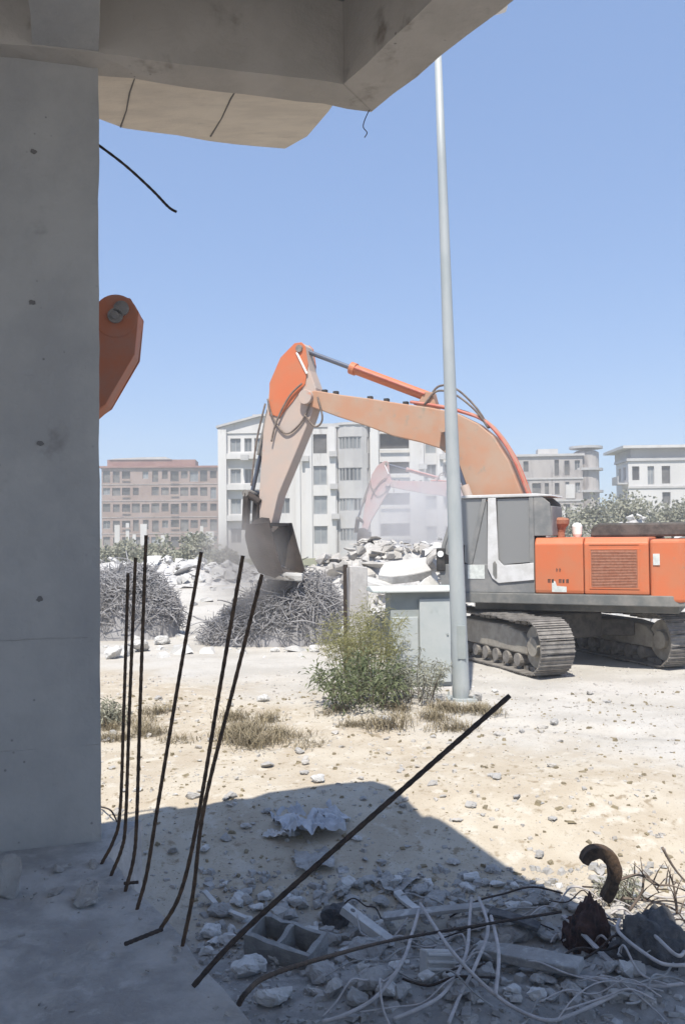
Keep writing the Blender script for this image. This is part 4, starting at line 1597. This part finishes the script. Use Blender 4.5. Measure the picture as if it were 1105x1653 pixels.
board('wood_board', gnd(770, 1535, .10), gnd(940, 1558, .10), .15, .06, 'debris', 'long grey board lying under the cable loops', 'board')
board('wood_lath', gnd(330, 1438, .10), gnd(352, 1462, .03), .045, .02, 'pale', 'pale lath standing bent behind the crossed bars', 'lath')
board('wood_lath', gnd(352, 1462, .05), gnd(398, 1482, .05), .05, .02, 'pale', 'pale lath lying behind the crossed bars', 'lath')
board('wood_lath', gnd(640, 1440, .05), gnd(672, 1470, .07), .06, .03, 'pale', 'pale short lath in the shade above the channel piece', 'lath')
board('metal_strip', gnd(908, 1478, .16), gnd(1055, 1620, .02), .03, .012, 'cable', 'long pale metal strip slanting down to the front at the right', 'strip')
board('metal_strip', gnd(930, 1500, .10), gnd(1000, 1570, .03), .025, .012, 'cable', 'short pale metal strip beside the long slanting one', 'strip')
board('wood_board', gnd(620, 1478, .12), gnd(780, 1462, .14), .10, .03, 'debris', 'grey splintered board behind the bent rod', 'board')
board('wood_board', gnd(790, 1470, .16), gnd(870, 1498, .10), .12, .03, 'dark_lump', 'dark board stub behind the long grey board', 'board')
# ribbed block
p = gnd(706, 1575)
rb = empty('ribbed_block', p, RAD(12), 'small pale ribbed plaster block in front of the long board', 'block')
bm = B()
box(bm, (-.10, -.06, -.02), (.10, .07, .15))
obj('core', bm, 'pale', rb, bevel=.01)
for k in range(3):
    bm = B()
    box(bm, (-.095, -.085, .03 + k * .042), (.095, -.061, .05 + k * .042))
    obj('rib', bm, 'pale', rb, bevel=.006)
rb.rotation_euler = (RAD(-20), RAD(8), RAD(14))

# cable loops: each run of cable a thing
cab_px = [
    ([(676, 1469), (665, 1505), (650, 1550), (609, 1607), (560, 1637), (520, 1650)], 'pale cable curving from the debris to the lower left front'),
    ([(678, 1459), (723, 1528), (772, 1582), (821, 1622), (875, 1646), (915, 1641), (994, 1605)], 'pale cable crossing the others and turning up at the lower right'),
    ([(760, 1449), (757, 1489), (752, 1538), (728, 1587), (698, 1617), (634, 1646)], 'pale cable hanging straight then curving left in front of the ribbed block'),
    ([(772, 1449), (787, 1499), (767, 1558), (745, 1600), (723, 1653)], 'pale cable bowing right then running straight to the front edge'),
    ([(792, 1479), (804, 1538), (799, 1607)], 'short pale cable hanging nearly upright right of the loops'),
    ([(861, 1580), (885, 1568), (925, 1575), (1004, 1585), (1053, 1592), (1105, 1587), (1140, 1575)], 'pale cable lying level along the ground at the right'),
    ([(999, 1484), (999, 1506), (1053, 1548), (1083, 1558), (1120, 1556)], 'pale cable bent below the dark mound at the right'),
    ([(1009, 1474), (1053, 1508), (1097, 1543), (1110, 1500)], 'pale cable slanting over the dark mound at the right'),
]
for i, (px, lab) in enumerate(cab_px):
    pts = []
    for k, (u, v) in enumerate(px):
        lift = .05 + .24 * max(0, 1 - k / 3.0) if i < 5 else (.02 if i == 5 else .2 * (1 - k / 5))
        pts.append(gnd(u, v, .016 + lift))
    p0 = pts[0].copy()
    bm = B()
    tube(bm, spline([q - p0 for q in pts], 8), .0115, 8)
    o = obj('cable', bm, 'cable', sm=True)
    o.location = p0
    tag(o, lab, 'cable', 'loose cables in the debris')

rw = random.Random(123)
for i in range(54):
    u, v = rw.uniform(560, 1130), rw.uniform(1455, 1630)
    a = rw.uniform(0, 6.28)
    L_ = rw.uniform(.35, .9)
    c = gnd(u, v, .04)
    pts = []
    cv = rw.uniform(-.5, .5)
    for k in range(5):
        t = k / 4 - .5
        q = c + Vector((cos(a + cv * t * 2) * t * L_, sin(a + cv * t * 2) * t * L_ * .6, 0))
        q.z = ground_h(q.x, q.y) + .03 + rw.uniform(0, .14) * (1 - abs(t))
        pts.append(q)
    p0 = pts[0].copy()
    bm = B()
    tube(bm, spline([q - p0 for q in pts], 6), rw.uniform(.004, .008), 6)
    o = obj('loose_wire', bm, rw.choice(['cable', 'cable', 'rust_dark', 'debris']), sm=True)
    o.location = p0
    tag(o, 'thin bent wire lying among the debris under the cable loops', 'wire', 'thin wires in the debris')

# rusted lump with a curled hook of steel plate rising from it
p = gnd(955, 1540)


def lumpy(name, loc, s, m, seed, label, cat, amp=.28):
    bm = B()
    bmesh.ops.create_icosphere(bm, subdivisions=5, radius=1)
    for v in bm.verts:
        d = v.co.normalized()
        k = 1 + amp * noise.noise(d * 1.7 + Vector((seed, 0, 0))) + amp * .6 * noise.noise(d * 4.3 + Vector((0, seed, 0))) + amp * .3 * noise.noise(d * 10 + Vector((0, 0, seed))) + amp * .16 * noise.noise(d * 23 + Vector((0, 0, seed)))
        v.co = Vector((d.x * s[0] * k, d.y * s[1] * k, max(-.05, d.z * s[2] * k)))
    o = obj(name, bm, m, sm=True)
    o.location = loc
    return tag(o, label, cat)


lumpy('rusted_lump', p + Vector((0, .12, -.05)), (.17, .15, .34), 'rust_red', 3, 'dark red rusted lump of scrap below the curled steel hook', 'scrap')
lumpy('dark_mound', gnd(1058, 1552) + Vector((.02, .1, -.05)), (.27, .2, .30), 'dark_lump', 8, 'dark grey mound of charred rubble at the right edge', 'mound')
hk = [(975, 1452), (986, 1430), (991, 1404), (982, 1384), (965, 1374), (948, 1380), (941, 1392)]
Yh = p.y + .1
hp_ = [at(u, v, Yh) for u, v in hk]
p0 = hp_[0].copy()
bm = B()
sp = spline([q - p0 for q in hp_], 5)
nsp = len(sp)
# curved plate: a band swept along the hook, 9 cm deep
rings = []
for i, q in enumerate(sp):
    t = (sp[min(i + 1, nsp - 1)] - sp[max(i - 1, 0)]).normalized()
    nrm = Vector((-t.z, 0, t.x)).normalized()
    w = .026 + .018 * sin(pi * i / (nsp - 1)) + .010 * noise.noise(Vector((i * .23, 0, 0)))
    q = q + Vector((noise.noise(Vector((i * .9, 3, 0))), noise.noise(Vector((i * .9, 9, 0))), noise.noise(Vector((i * .9, 5, 0))))) * .003
    rings.append([bm.verts.new(q + nrm * sx * w + Vector((0, sy * .05, 0))) for sx, sy in ((-1, -1), (1, -1), (1, 1), (-1, 1))])
for a, b in zip(rings, rings[1:]):
    for k in range(4):
        bm.faces.new((a[k], a[(k + 1) % 4], b[(k + 1) % 4], b[k]))
bm.faces.new(rings[0])
bm.faces.new(rings[-1][::-1])
o = obj('curled_hook', bm, 'rust', bevel=.008)
o.location = p0
tag(o, 'curled hook of brown rusty steel rising over the debris', 'steel hook')

# dry branches at the right edge
for i, (px, lab) in enumerate((
        ([(1068, 1368), (1085, 1398), (1105, 1422), (1130, 1440)], 'dark thin rod poking up at the right edge'),
        ([(1000, 1420), (1030, 1412), (1058, 1428), (1085, 1430), (1120, 1445)], 'dry twig arching over the dark mound'),
        ([(1015, 1470), (1035, 1440), (1040, 1412), (1062, 1440)], 'forked dry twig beside the dark mound'),
        ([(1092, 1475), (1088, 1440), (1082, 1415)], 'short upright dry twig by the right edge'),
        ([(1005, 1450), (1050, 1455), (1090, 1470), (1110, 1500)], 'dry twig lying along the top of the dark mound'))):
    pts = [at(u, v, p.y + .15 + .05 * i) for u, v in px]
    p0 = pts[0].copy()
    bm = B()
    sp = spline([q - p0 for q in pts], 5)
    tube(bm, sp, [.011 * (1 - .6 * k / len(sp)) for k in range(len(sp))], 6)
    rt = random.Random(i)
    if i:
        for _ in range(7):
            k = rt.randrange(1, len(sp) - 1)
            e = sp[k] + Vector((rt.uniform(-.14, .14), rt.uniform(-.08, .08), rt.uniform(-.02, .16)))
            tube(bm, [sp[k], sp[k].lerp(e, .5) + Vector((0, 0, .015)), e], [.006, .004, .002], 5)
    o = obj('dry_branch', bm, 'twig', sm=True)
    o.location = p0
    tag(o, lab, 'branch', 'dry branches at the right edge')
plant('low_weed', gnd(1000, 1462), .35, .30, 26, 20, .06, .006, 'dusty', 'twig', 27, 'scrubby weed behind the curled hook', 'weed')

# crumpled plastic sheet and scraps in the shade
def crumple(name, u, v, L_, W_, amp, seed, m, label, cat, rz):
    bm = B()
    nx, ny = 34, 26
    off = Vector((seed * 3.1, seed * 1.7, 0))
    grid = []
    for j in range(ny + 1):
        row = []
        for i in range(nx + 1):
            a_, b_ = i / nx - .5, j / ny - .5
            q = Vector((a_ * L_, b_ * W_, 0))
            wq = q + Vector((noise.noise(q * 6 + off), noise.noise(q * 6 - off), 0)) * .12
            z = abs(noise.noise(wq * 5 + off)) * 1.3 + abs(noise.noise(wq * 11 - off)) * .8 + abs(noise.noise(wq * 24 + off)) * .35
            edge_ = 1 + .35 * noise.noise(Vector((atan2(b_, a_) * 1.3, seed, 0)))
            row.append(bm.verts.new((q.x * edge_ + wq.x * .25, q.y * edge_ + wq.y * .25, z * amp)))
        grid.append(row)
    for j in range(ny):
        for i in range(nx):
            bm.faces.new((grid[j][i], grid[j][i + 1], grid[j + 1][i + 1], grid[j + 1][i]))
    o = obj(name, bm, m)
    o.modifiers.new('thickness', 'SOLIDIFY').thickness = .002
    o.location = gnd(u, v) - Vector((0, 0, .01))
    o.rotation_euler = (0, 0, rz)
    tag(o, label, cat)


crumple('plastic_sheet', 492, 1338, .42, .55, .13, 1, 'sheet', 'large crumpled bluish plastic sheet lying in the roof shadow', 'plastic sheet', .4)
crumple('plastic_scrap', 455, 1352, .22, .22, .09, 2, 'pale', 'small crumpled scrap just left of the large plastic sheet', 'plastic scrap', 1.2)
crumple('plastic_scrap', 535, 1330, .26, .2, .08, 3, 'sheet', 'small crumpled scrap just right of the large plastic sheet', 'plastic scrap', 2.0)
crumple('plastic_scrap', 505, 1392, .24, .3, .07, 4, 'debris', 'grey crumpled scrap in the shade below the large plastic sheet', 'plastic scrap', .2)
crumple('plastic_scrap', 640, 1425, .3, .22, .07, 5, 'debris', 'grey crumpled scrap in the shade above the channel piece', 'plastic scrap', .9)

# pieces lying on the slab at lower left
p = slabpt(14, 1450)
bm = B()
rock(bm, (0, 0, .085), (.05, .045, .10), random.Random(9), 18, Matrix.Rotation(.12, 3, 'Y'))
bmesh.ops.triangulate(bm, faces=bm.faces)
bmesh.ops.subdivide_edges(bm, edges=bm.edges, cuts=4, use_grid_fill=True, smooth=.1)
for v in bm.verts:
    v.co += Vector((noise.noise(v.co * 14), noise.noise(v.co * 14 + Vector((4, 4, 4))), noise.noise(v.co * 14 + Vector((1, 7, 4))))) * .012
o = obj('broken_brick', bm, 'debris')
o.location = p
tag(o, 'grey broken brick standing on end on the slab below the column', 'brick')
for u, v, s, lab in ((140, 1455, (.11, .05, .035), 'grey flat brick half lying on the slab below the column'), (90, 1445, (.05, .03, .018), 'dark flat chip between the two bricks on the slab'),
                     (95, 1407, (.035, .025, .02), 'small chip on the slab close to the column foot'), (150, 1397, (.07, .02, .012), 'thin flat sliver on the slab at the column corner'), (150, 1535, (.045, .03, .02), 'small dark chip alone on the open slab')):
    rock_obj('slab_chip', slabpt(u, v), s, 'debris', random.Random(u), lab, 'chip', n=16)
rf = random.Random(91)
bm = B()
for _ in range(260):
    q = edge0 + BX * rf.uniform(.1, 4.2) - AX * (rf.random() ** 1.5 * 2.6 + .03)
    s = rf.uniform(.003, .014)
    rock(bm, (q.x, q.y, FZ + .014), (s, s, s * .7), rf, 8)
o = obj('mortar_crumbs', bm, 'debris')
tag(o, 'fine mortar crumbs scattered over the slab', 'crumbs', kind='stuff')


# ------------------------------------------------------------------ far buildings
def facade(name, parent, x0, x1, z0, z1, y, openings, wallm, depth=.25, xform=None):
    """a wall in the plane y with real openings; returns nothing. openings: (xa, xb, za, zb, kind)"""
    openings = [(round(o[0], 2), round(o[1], 2), round(o[2], 2), round(o[3], 2), o[4]) for o in openings]
    x0, x1, z0, z1 = round(x0, 2), round(x1, 2), round(z0, 2), round(z1, 2)
    X = sorted({x0, x1} | {o[0] for o in openings} | {o[1] for o in openings})
    Z = sorted({z0, z1} | {o[2] for o in openings} | {o[3] for o in openings})
    T = xform or (lambda v: v)
    bm = B()
    cache = {}

    def vt(x, yy, z):
        k = (round(x, 3), round(yy, 3), round(z, 3))
        if k not in cache:
            cache[k] = bm.verts.new(T(Vector((x, yy, z))))
        return cache[k]
    for i in range(len(X) - 1):
        for j in range(len(Z) - 1):
            cx, cz = (X[i] + X[i + 1]) / 2, (Z[j] + Z[j + 1]) / 2
            if any(o[0] < cx < o[1] and o[2] < cz < o[3] for o in openings):
                continue
            bm.faces.new((vt(X[i], y, Z[j]), vt(X[i + 1], y, Z[j]), vt(X[i + 1], y, Z[j + 1]), vt(X[i], y, Z[j + 1])))
    for xa, xb, za, zb, k in openings:
        dd = depth if k != 'loggia' else 1.2
        c = [(xa, za), (xb, za), (xb, zb), (xa, zb)]
        for q in range(4):
            a, b = c[q], c[(q + 1) % 4]
            bm.faces.new((vt(a[0], y, a[1]), vt(b[0], y, b[1]), vt(b[0], y + dd, b[1]), vt(a[0], y + dd, a[1])))
    obj(name, bm, wallm, parent)
    for xa, xb, za, zb, k in openings:
        dd = depth if k != 'loggia' else 1.2
        bm = B()
        yy = y + dd
        bm.faces.new([bm.verts.new(T(Vector(v))) for v in ((xa, yy, za), (xb, yy, za), (xb, yy, zb), (xa, yy, zb))])
        ext = bmesh.ops.extrude_face_region(bm, geom=bm.faces[:])
        for g in ext['geom']:
            if isinstance(g, bmesh.types.BMVert):
                g.co = g.co + (T(Vector((0, .05, 0))) - T(Vector((0, 0, 0))))
        if k in ('hole',):
            obj('window_opening', bm, 'bhole', parent)
        else:
            w = obj('window', bm, 'bpane' if k != 'loggia' else 'bhole', parent)
            bm = B()
            f = .07
            yf = yy - .07
            bars = [((xa, za), (xb, za + f)), ((xa, zb - f), (xb, zb)), ((xa, za + f), (xa + f, zb - f)), ((xb - f, za + f), (xb, zb - f)), (((xa + xb) / 2 - f / 2, za + f), ((xa + xb) / 2 + f / 2, zb - f))]
            M4 = Matrix.Identity(4)
            for a, b in bars:
                vs = [bm.verts.new(T(Vector((px, py, pz)))) for px in (a[0], b[0]) for py in (yf, yy - .003) for pz in (a[1], b[1])]
                for ff in ((0, 1, 3, 2), (4, 6, 7, 5), (0, 4, 5, 1), (2, 3, 7, 6), (0, 2, 6, 4), (1, 5, 7, 3)):
                    bm.faces.new([vs[i] for i in ff])
            if k != 'loggia':
                obj('window_frame', bm, 'bframe', w)
            else:
                bm.free()
                bm = B()
                vs = [bm.verts.new(T(Vector((px, py, pz)))) for px in (xa, xb) for py in (y - .35, y - .22) for pz in (za - .05, za + .12)]
                for ff in ((0, 1, 3, 2), (4, 6, 7, 5), (0, 4, 5, 1), (2, 3, 7, 6), (0, 2, 6, 4), (1, 5, 7, 3)):
                    bm.faces.new([vs[i] for i in ff])
                obj('balcony', bm, wallm, parent)


# white block
YW = 92.0
k = YW / FPX


def wx(u):
    return (u - 540) * k


def wz(v):
    return 2.4 + (865 - v) * k


zb_ = ground_h(0, YW)
wb = empty('apartment_building', (at(540, 865, YW).x, YW, zb_), RAD(-2), 'white four storey apartment block with a curved bay behind the excavator arm', 'building')


def wZ(v):
    return wz(v) - zb_


rows = [(705, 727), (755, 778), (803, 828), (851, 875)]
op = []
for a, b in rows:
    op += [(wx(372), wx(389), wZ(b), wZ(a), 'win'), (wx(395), wx(407), wZ(b), wZ(a), 'win'), (wx(411), wx(421), wZ(b), wZ(a), 'win'),
           (wx(452), wx(468), wZ(b), wZ(a), 'win')]
facade('wall', wb, wx(366), wx(478), -.5, wZ(697), 0.0, op, 'bwhite')
# projecting left pilaster and side wall
bm = B()
box(bm, (wx(353), -.5, -.5), (wx(366.5), 9, wZ(691)))
obj('corner_pier', bm, 'bwhite', wb)
bm = B()
prism(bm, [(wx(353), wZ(697)), (wx(478), wZ(697)), (wx(478), wZ(668)), (wx(420), wZ(670)), (wx(353), wZ(688))], -.12, 8.8, 'y')
obj('parapet', bm, 'bwhite', wb)
bm = B()
prism(bm, [(wx(350), wZ(688.5)), (wx(420), wZ(670.5)), (wx(480), wZ(667)), (wx(480), wZ(664)), (wx(420), wZ(667)), (wx(350), wZ(685))], -.5, 9.2, 'y')
obj('roof_edge', bm, 'bgrey', wb)
for bz in (735, 785, 835):
    bm = B()
    box(bm, (wx(367), -.55, wZ(bz + 4)), (wx(430), -.003, wZ(bz - 5)))
    obj('balcony', bm, 'bwhite', wb)
op = []
for a, b in ((701, 732), (752, 783), (800, 830), (849, 878)):
    op += [(wx(507), wx(529), wZ(b), wZ(a), 'hole' if a == 701 else 'win')]
facade('wall', wb, wx(478), wx(545), -.5, wZ(690), -.5, op, 'bwhite')
# curved bay
cx, R_ = wx(570), (wx(598) - wx(542)) / 2


def bayT(v):
    a = (v.x - cx) / R_ * (pi / 2) * .96
    rr_ = R_ - (v.y)
    return Vector((cx + sin(a) * rr_, -cos(a) * rr_ * .62 + .2, v.z))


op = []
xs_ = [cx - R_ + 2 * R_ * i / 12 for i in range(13)]
for a, b in ((706, 726), (756, 777), (805, 825), (853, 873)):
    for i0 in (1, 3, 5):
        op += [(xs_[i0 + 1] + .05, xs_[i0 + 2] + .4, wZ(b), wZ(a), 'win')]
    op += [(xs_[10], xs_[11], wZ(b + 6), wZ(a), 'hole')]
op += [(xs_[8] - .01, xs_[8] - .005, wZ(700), wZ(699), 'none')]
op = [o for o in op if o[4] != 'none']
facade('curved_bay', wb, cx - R_, cx + R_, -.5, wZ(687), 0.0, op, 'bgrey', .2, bayT)
bm = B()
pts = [(cx + sin(a) * R_ * 1.06, -cos(a) * R_ * .68 + .2) for a in [(-pi / 2) + pi * i / 20 for i in range(21)]]
prism(bm, pts, wZ(687) + .01, wZ(683), 'z')
obj('bay_cap', bm, 'bgrey', wb)
op = []
for a, b in ((701, 728), (747, 768), (797, 818), (846, 868)):
    op += [(wx(614), wx(661), wZ(b), wZ(a), 'loggia'), (wx(687), wx(704), wZ(b + 6), wZ(a + 5), 'win'), (wx(717), wx(725), wZ(b + 6), wZ(a + 5), 'win')]
facade('wall', wb, wx(598), wx(732), -.5, wZ(688), -.3, op, 'bwhite')
for u0, u1 in ((599, 612), (662, 684), (705, 714), (479, 486), (494, 505), (531, 543)):
    bm = B()
    box(bm, (wx(u0), -.75, -.5), (wx(u1), -.301 if u0 > 590 else -.501, wZ(690)))
    obj('pilaster', bm, 'bwhite', wb)
bm = B()
box(bm, (wx(476), -.6, wZ(690) + .02), (wx(735), 9, wZ(684)))
obj('roof_edge', bm, 'bgrey', wb)
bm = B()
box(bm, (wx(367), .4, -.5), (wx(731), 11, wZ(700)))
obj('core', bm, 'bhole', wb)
ra = random.Random(15)
for u, v in ((391, 742), (424, 716), (533, 738), (534, 790), (676, 760), (709, 745), (709, 792), (536, 838), (488, 745)):
    bm = B()
    box(bm, (wx(u), -1.15, wZ(v)), (wx(u) + .8, -.76, wZ(v) + .55))
    obj('air_conditioner', bm, ra.choice(['bgrey', 'bslab']), wb)
bm = B()
box(bm, (wx(404), 2, wZ(672)), (wx(440), 6, wZ(662)))
obj('roof_hut', bm, 'bgrey', wb)


def block(name, u0, u1, vtop, vbot, Y, nstor, cols, wallm, label, rot=0.0, kinds=('hole',), roofm='bslab', lower=None, seed=1, overhang=.4, topband=True, wfrac=.5):
    r = random.Random(seed)
    kk = Y / FPX
    um = (u0 + u1) / 2
    base = at(um, 865, Y)
    z0 = ground_h(base.x, Y)
    root = empty(name, (base.x, Y, z0), rot, label, 'building')
    W = (u1 - u0) * kk
    ztop = 2.4 + (865 - vtop) * kk - z0
    zbot = min(0, 2.4 + (865 - vbot) * kk - z0)
    st = ztop / nstor
    op = []
    skip = set()
    for s in range(nstor):
        for c in range(cols):
            ca = -W / 2 + W * (c + .5) / cols
            zb0 = s * st + st * r.choice((.12, .30, .30, .34))
            zb1 = s * st + st * r.choice((.80, .80, .84))
            q = W / cols
            if r.random() < .08:
                continue
            if (c * 7 + seed) % 5 == 2:
                op.append((ca - q * .42, ca + q * .42, zb0, zb1, 'loggia'))
            else:
                hw = q * wfrac / 2 * r.uniform(.75, 1.15)
                op.append((ca - hw, ca + hw, zb0 + r.uniform(-.1, .15), zb1, r.choice(kinds)))
    facade('wall', root, -W / 2, W / 2, -1, ztop, 0, op, wallm, .3)
    D = 6
    for xx, s in ((-W / 2, 1), (W / 2, -1)):
        def T(v, xx=xx, s=s):
            return Vector((xx + s * (v.y), v.x * (-s if s > 0 else 1) + 0, v.z)) if False else Vector((xx + s * v.y, v.x, v.z))
        op2 = [(D * .2, D * .4, i * st + st * .3, i * st + st * .8, 'hole') for i in range(nstor)] + [(D * .6, D * .8, i * st + st * .3, i * st + st * .8, 'hole') for i in range(nstor)]
        facade('wall', root, 0, D, -1, ztop, 0, op2, wallm, .3, T)
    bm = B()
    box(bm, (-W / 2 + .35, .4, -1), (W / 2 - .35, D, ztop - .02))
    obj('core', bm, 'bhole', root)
    for s in range(1, nstor):
        bm = B()
        eh = .13 if wallm != 'bbrick' else .05
        box(bm, (-W / 2 - .08, -.06 - eh * .5, s * st - eh), (W / 2 + .08, -.002, s * st + eh))
        obj('slab_edge', bm, 'bslab' if wallm != 'bbrick' else 'bdirty', root)
    bm = B()
    box(bm, (-W / 2 - overhang, -overhang, ztop + .01), (W / 2 + overhang, D + overhang, ztop + .35))
    obj('roof', bm, roofm, root)
    return root, W, ztop, st, D


bb, W, zt, st_, D = block('brick_building', 166, 352, 752, 860, 165, 5, 12, 'bbrick', 'half ruined five storey red brick block at the far left', RAD(4), ('hole', 'hole', 'hole', 'win'), 'bred', seed=3, wfrac=.78)
bm = B()
box(bm, (-W * .46, 1, zt + .36), (W * .30, 7, zt + 1.6))
obj('roof_storey', bm, 'bred', bb)
bm = B()
prism(bm, [(-W * .44, zt + 1.62), (W * .1, zt + 1.62), (W * .04, zt + 2.1), (-W * .2, zt + 2.0), (-W * .4, zt + 1.8)], .8, 7.4, 'y')
obj('roof_slab', bm, 'bslab', bb)
r = random.Random(4)
for _ in range(9):
    bm = B()
    x = r.uniform(-W * .45, W * .45)
    w = r.uniform(.5, 1.6)
    box(bm, (x, -.10, r.uniform(.4, 1)), (x + w, -.004, r.uniform(2.5, 5.2)))
    obj('plaster_patch', bm, 'bwhite', bb)

gb, W, zt, st_, D = block('grey_building', 826, 940, 740, 805, 135, 4, 7, 'bdirty', 'brownish grey damaged block between the boom and the gap of sky', RAD(-6), ('hole', 'hole', 'win'), 'bslab', seed=8, overhang=.3)
bm = B()
lathe(bm, [(1.9, -1), (1.9, zt + .6), (1.4, zt + .9)], (W / 2 + .9, 2.2, 0), 20)
obj('stair_tower', bm, 'bdirty', gb)
for s in range(5):
    bm = B()
    lathe(bm, [(2.5, s * st_ + 1.2), (2.5, s * st_ + 1.55)], (W / 2 + .9, 2.2, 0), 20)
    obj('balcony', bm, 'bgrey', gb)
for x, s in ((1.4, 1), (2.8, 2), (-1.2, 1), (3.6, 1)):
    bm = B()
    box(bm, (x, -.10, s * st_ + .3), (x + 1.3, -.004, s * st_ + 2.4))
    obj('plaster_patch', bm, 'bwhite', gb)
bm = B()
box(bm, (-1, 2, zt + .36), (2, 5, zt + 1.3))
obj('roof_hut', bm, 'bslab', gb)

wb2, W, zt, st_, D = block('white_building', 1016, 1136, 749, 800, 112, 3, 5, 'bwhite', 'white block with a flat overhanging roof at the right edge', RAD(-3), ('win', 'win', 'hole'), 'bgrey', seed=11, overhang=.2)
bm = B()
box(bm, (-W / 2 + .6, .8, zt + .36), (W / 2, 9, zt + 1.6))
obj('roof_storey', bm, 'bgrey', wb2)
bm = B()
box(bm, (-W / 2 - .7, -.5, zt + 1.61), (W / 2 + 1, 10, zt + 1.95))
obj('roof_slab', bm, 'bwhite', wb2)
for s in range(3):
    bm = B()
    box(bm, (-W / 2 - 1.3, .1, s * st_ + .4), (-W / 2 - .05, 3, s * st_ + .6))
    box(bm, (-W / 2 - 1.3, .1, s * st_ + .6), (-W / 2 - 1.18, 3, s * st_ + 1.4))
    obj('balcony', bm, 'bgrey', wb2)


# ------------------------------------------------------------------ air: haze over everything, dust by the bucket
def volume(name, lo, hi, density, color, label, noise_fall=None):
    bm = B()
    box(bm, lo, hi)
    m = bpy.data.materials.new(name + '_air')
    m.use_nodes = True
    N, L = m.node_tree.nodes, m.node_tree.links
    N.remove(N['Principled BSDF'])
    v = N.new('ShaderNodeVolumePrincipled')
    v.inputs['Color'].default_value = (*color, 1)
    v.inputs['Density'].default_value = density
    v.inputs['Anisotropy'].default_value = .2
    L.new(v.outputs[0], N['Material Output'].inputs['Volume'])
    MT[name] = m
    if noise_fall:
        c, s = noise_fall
        tc = N.new('ShaderNodeTexCoord')
        mp = N.new('ShaderNodeMapping')
        mp.vector_type = 'TEXTURE'
        mp.inputs['Location'].default_value = c
        mp.inputs['Scale'].default_value = s
        L.new(tc.outputs['Object'], mp.inputs['Vector'])
        ln = N.new('ShaderNodeVectorMath')
        ln.operation = 'LENGTH'
        L.new(mp.outputs[0], ln.inputs[0])
        mr = N.new('ShaderNodeMapRange')
        mr.interpolation_type = 'SMOOTHSTEP'
        mr.inputs['From Min'].default_value = 1.0
        mr.inputs['From Max'].default_value = .15
        L.new(ln.outputs['Value'], mr.inputs['Value'])
        nz = N.new('ShaderNodeTexNoise')
        nz.inputs['Scale'].default_value = 1.6
        nz.inputs['Detail'].default_value = 3
        L.new(tc.outputs['Object'], nz.inputs['Vector'])
        mu = N.new('ShaderNodeMath')
        mu.operation = 'MULTIPLY'
        L.new(mr.outputs[0], mu.inputs[0])
        L.new(nz.outputs['Fac'], mu.inputs[1])
        mu2 = N.new('ShaderNodeMath')
        mu2.operation = 'MULTIPLY'
        L.new(mu.outputs[0], mu2.inputs[0])
        mu2.inputs[1].default_value = density
        L.new(mu2.outputs[0], v.inputs['Density'])
    o = obj(name, bm, m)
    tag(o, label, 'haze' if name == 'haze' else 'dust', kind='stuff')
    o.display_type = 'WIRE'
    return o


volume('haze', (-70, -25, -1.5), (75, 205, 24),   .0021, (.93, .92, .93), 'pale dusty haze over the whole site')

p = at(392, 905, 18.25)
volume('dust_cloud', (p.x - 1.25, p.y - 1.0, .22), (p.x + 1.25, p.y + 1.0, 3.6), 2.6, (.66, .62, .59), 'grey puff of dust beside the excavator bucket', (tuple(p), (1.2, .95, 1.25)))
p = at(676, 845, 36)
volume('dust_cloud', (p.x - 3.6, 33, .0), (p.x + 3.6, 39, 6.2), 1.0, (.99, .955, .94), 'pale veil of dust rising before the white block', (tuple(p), (3.5, 2.9, 3.2)))
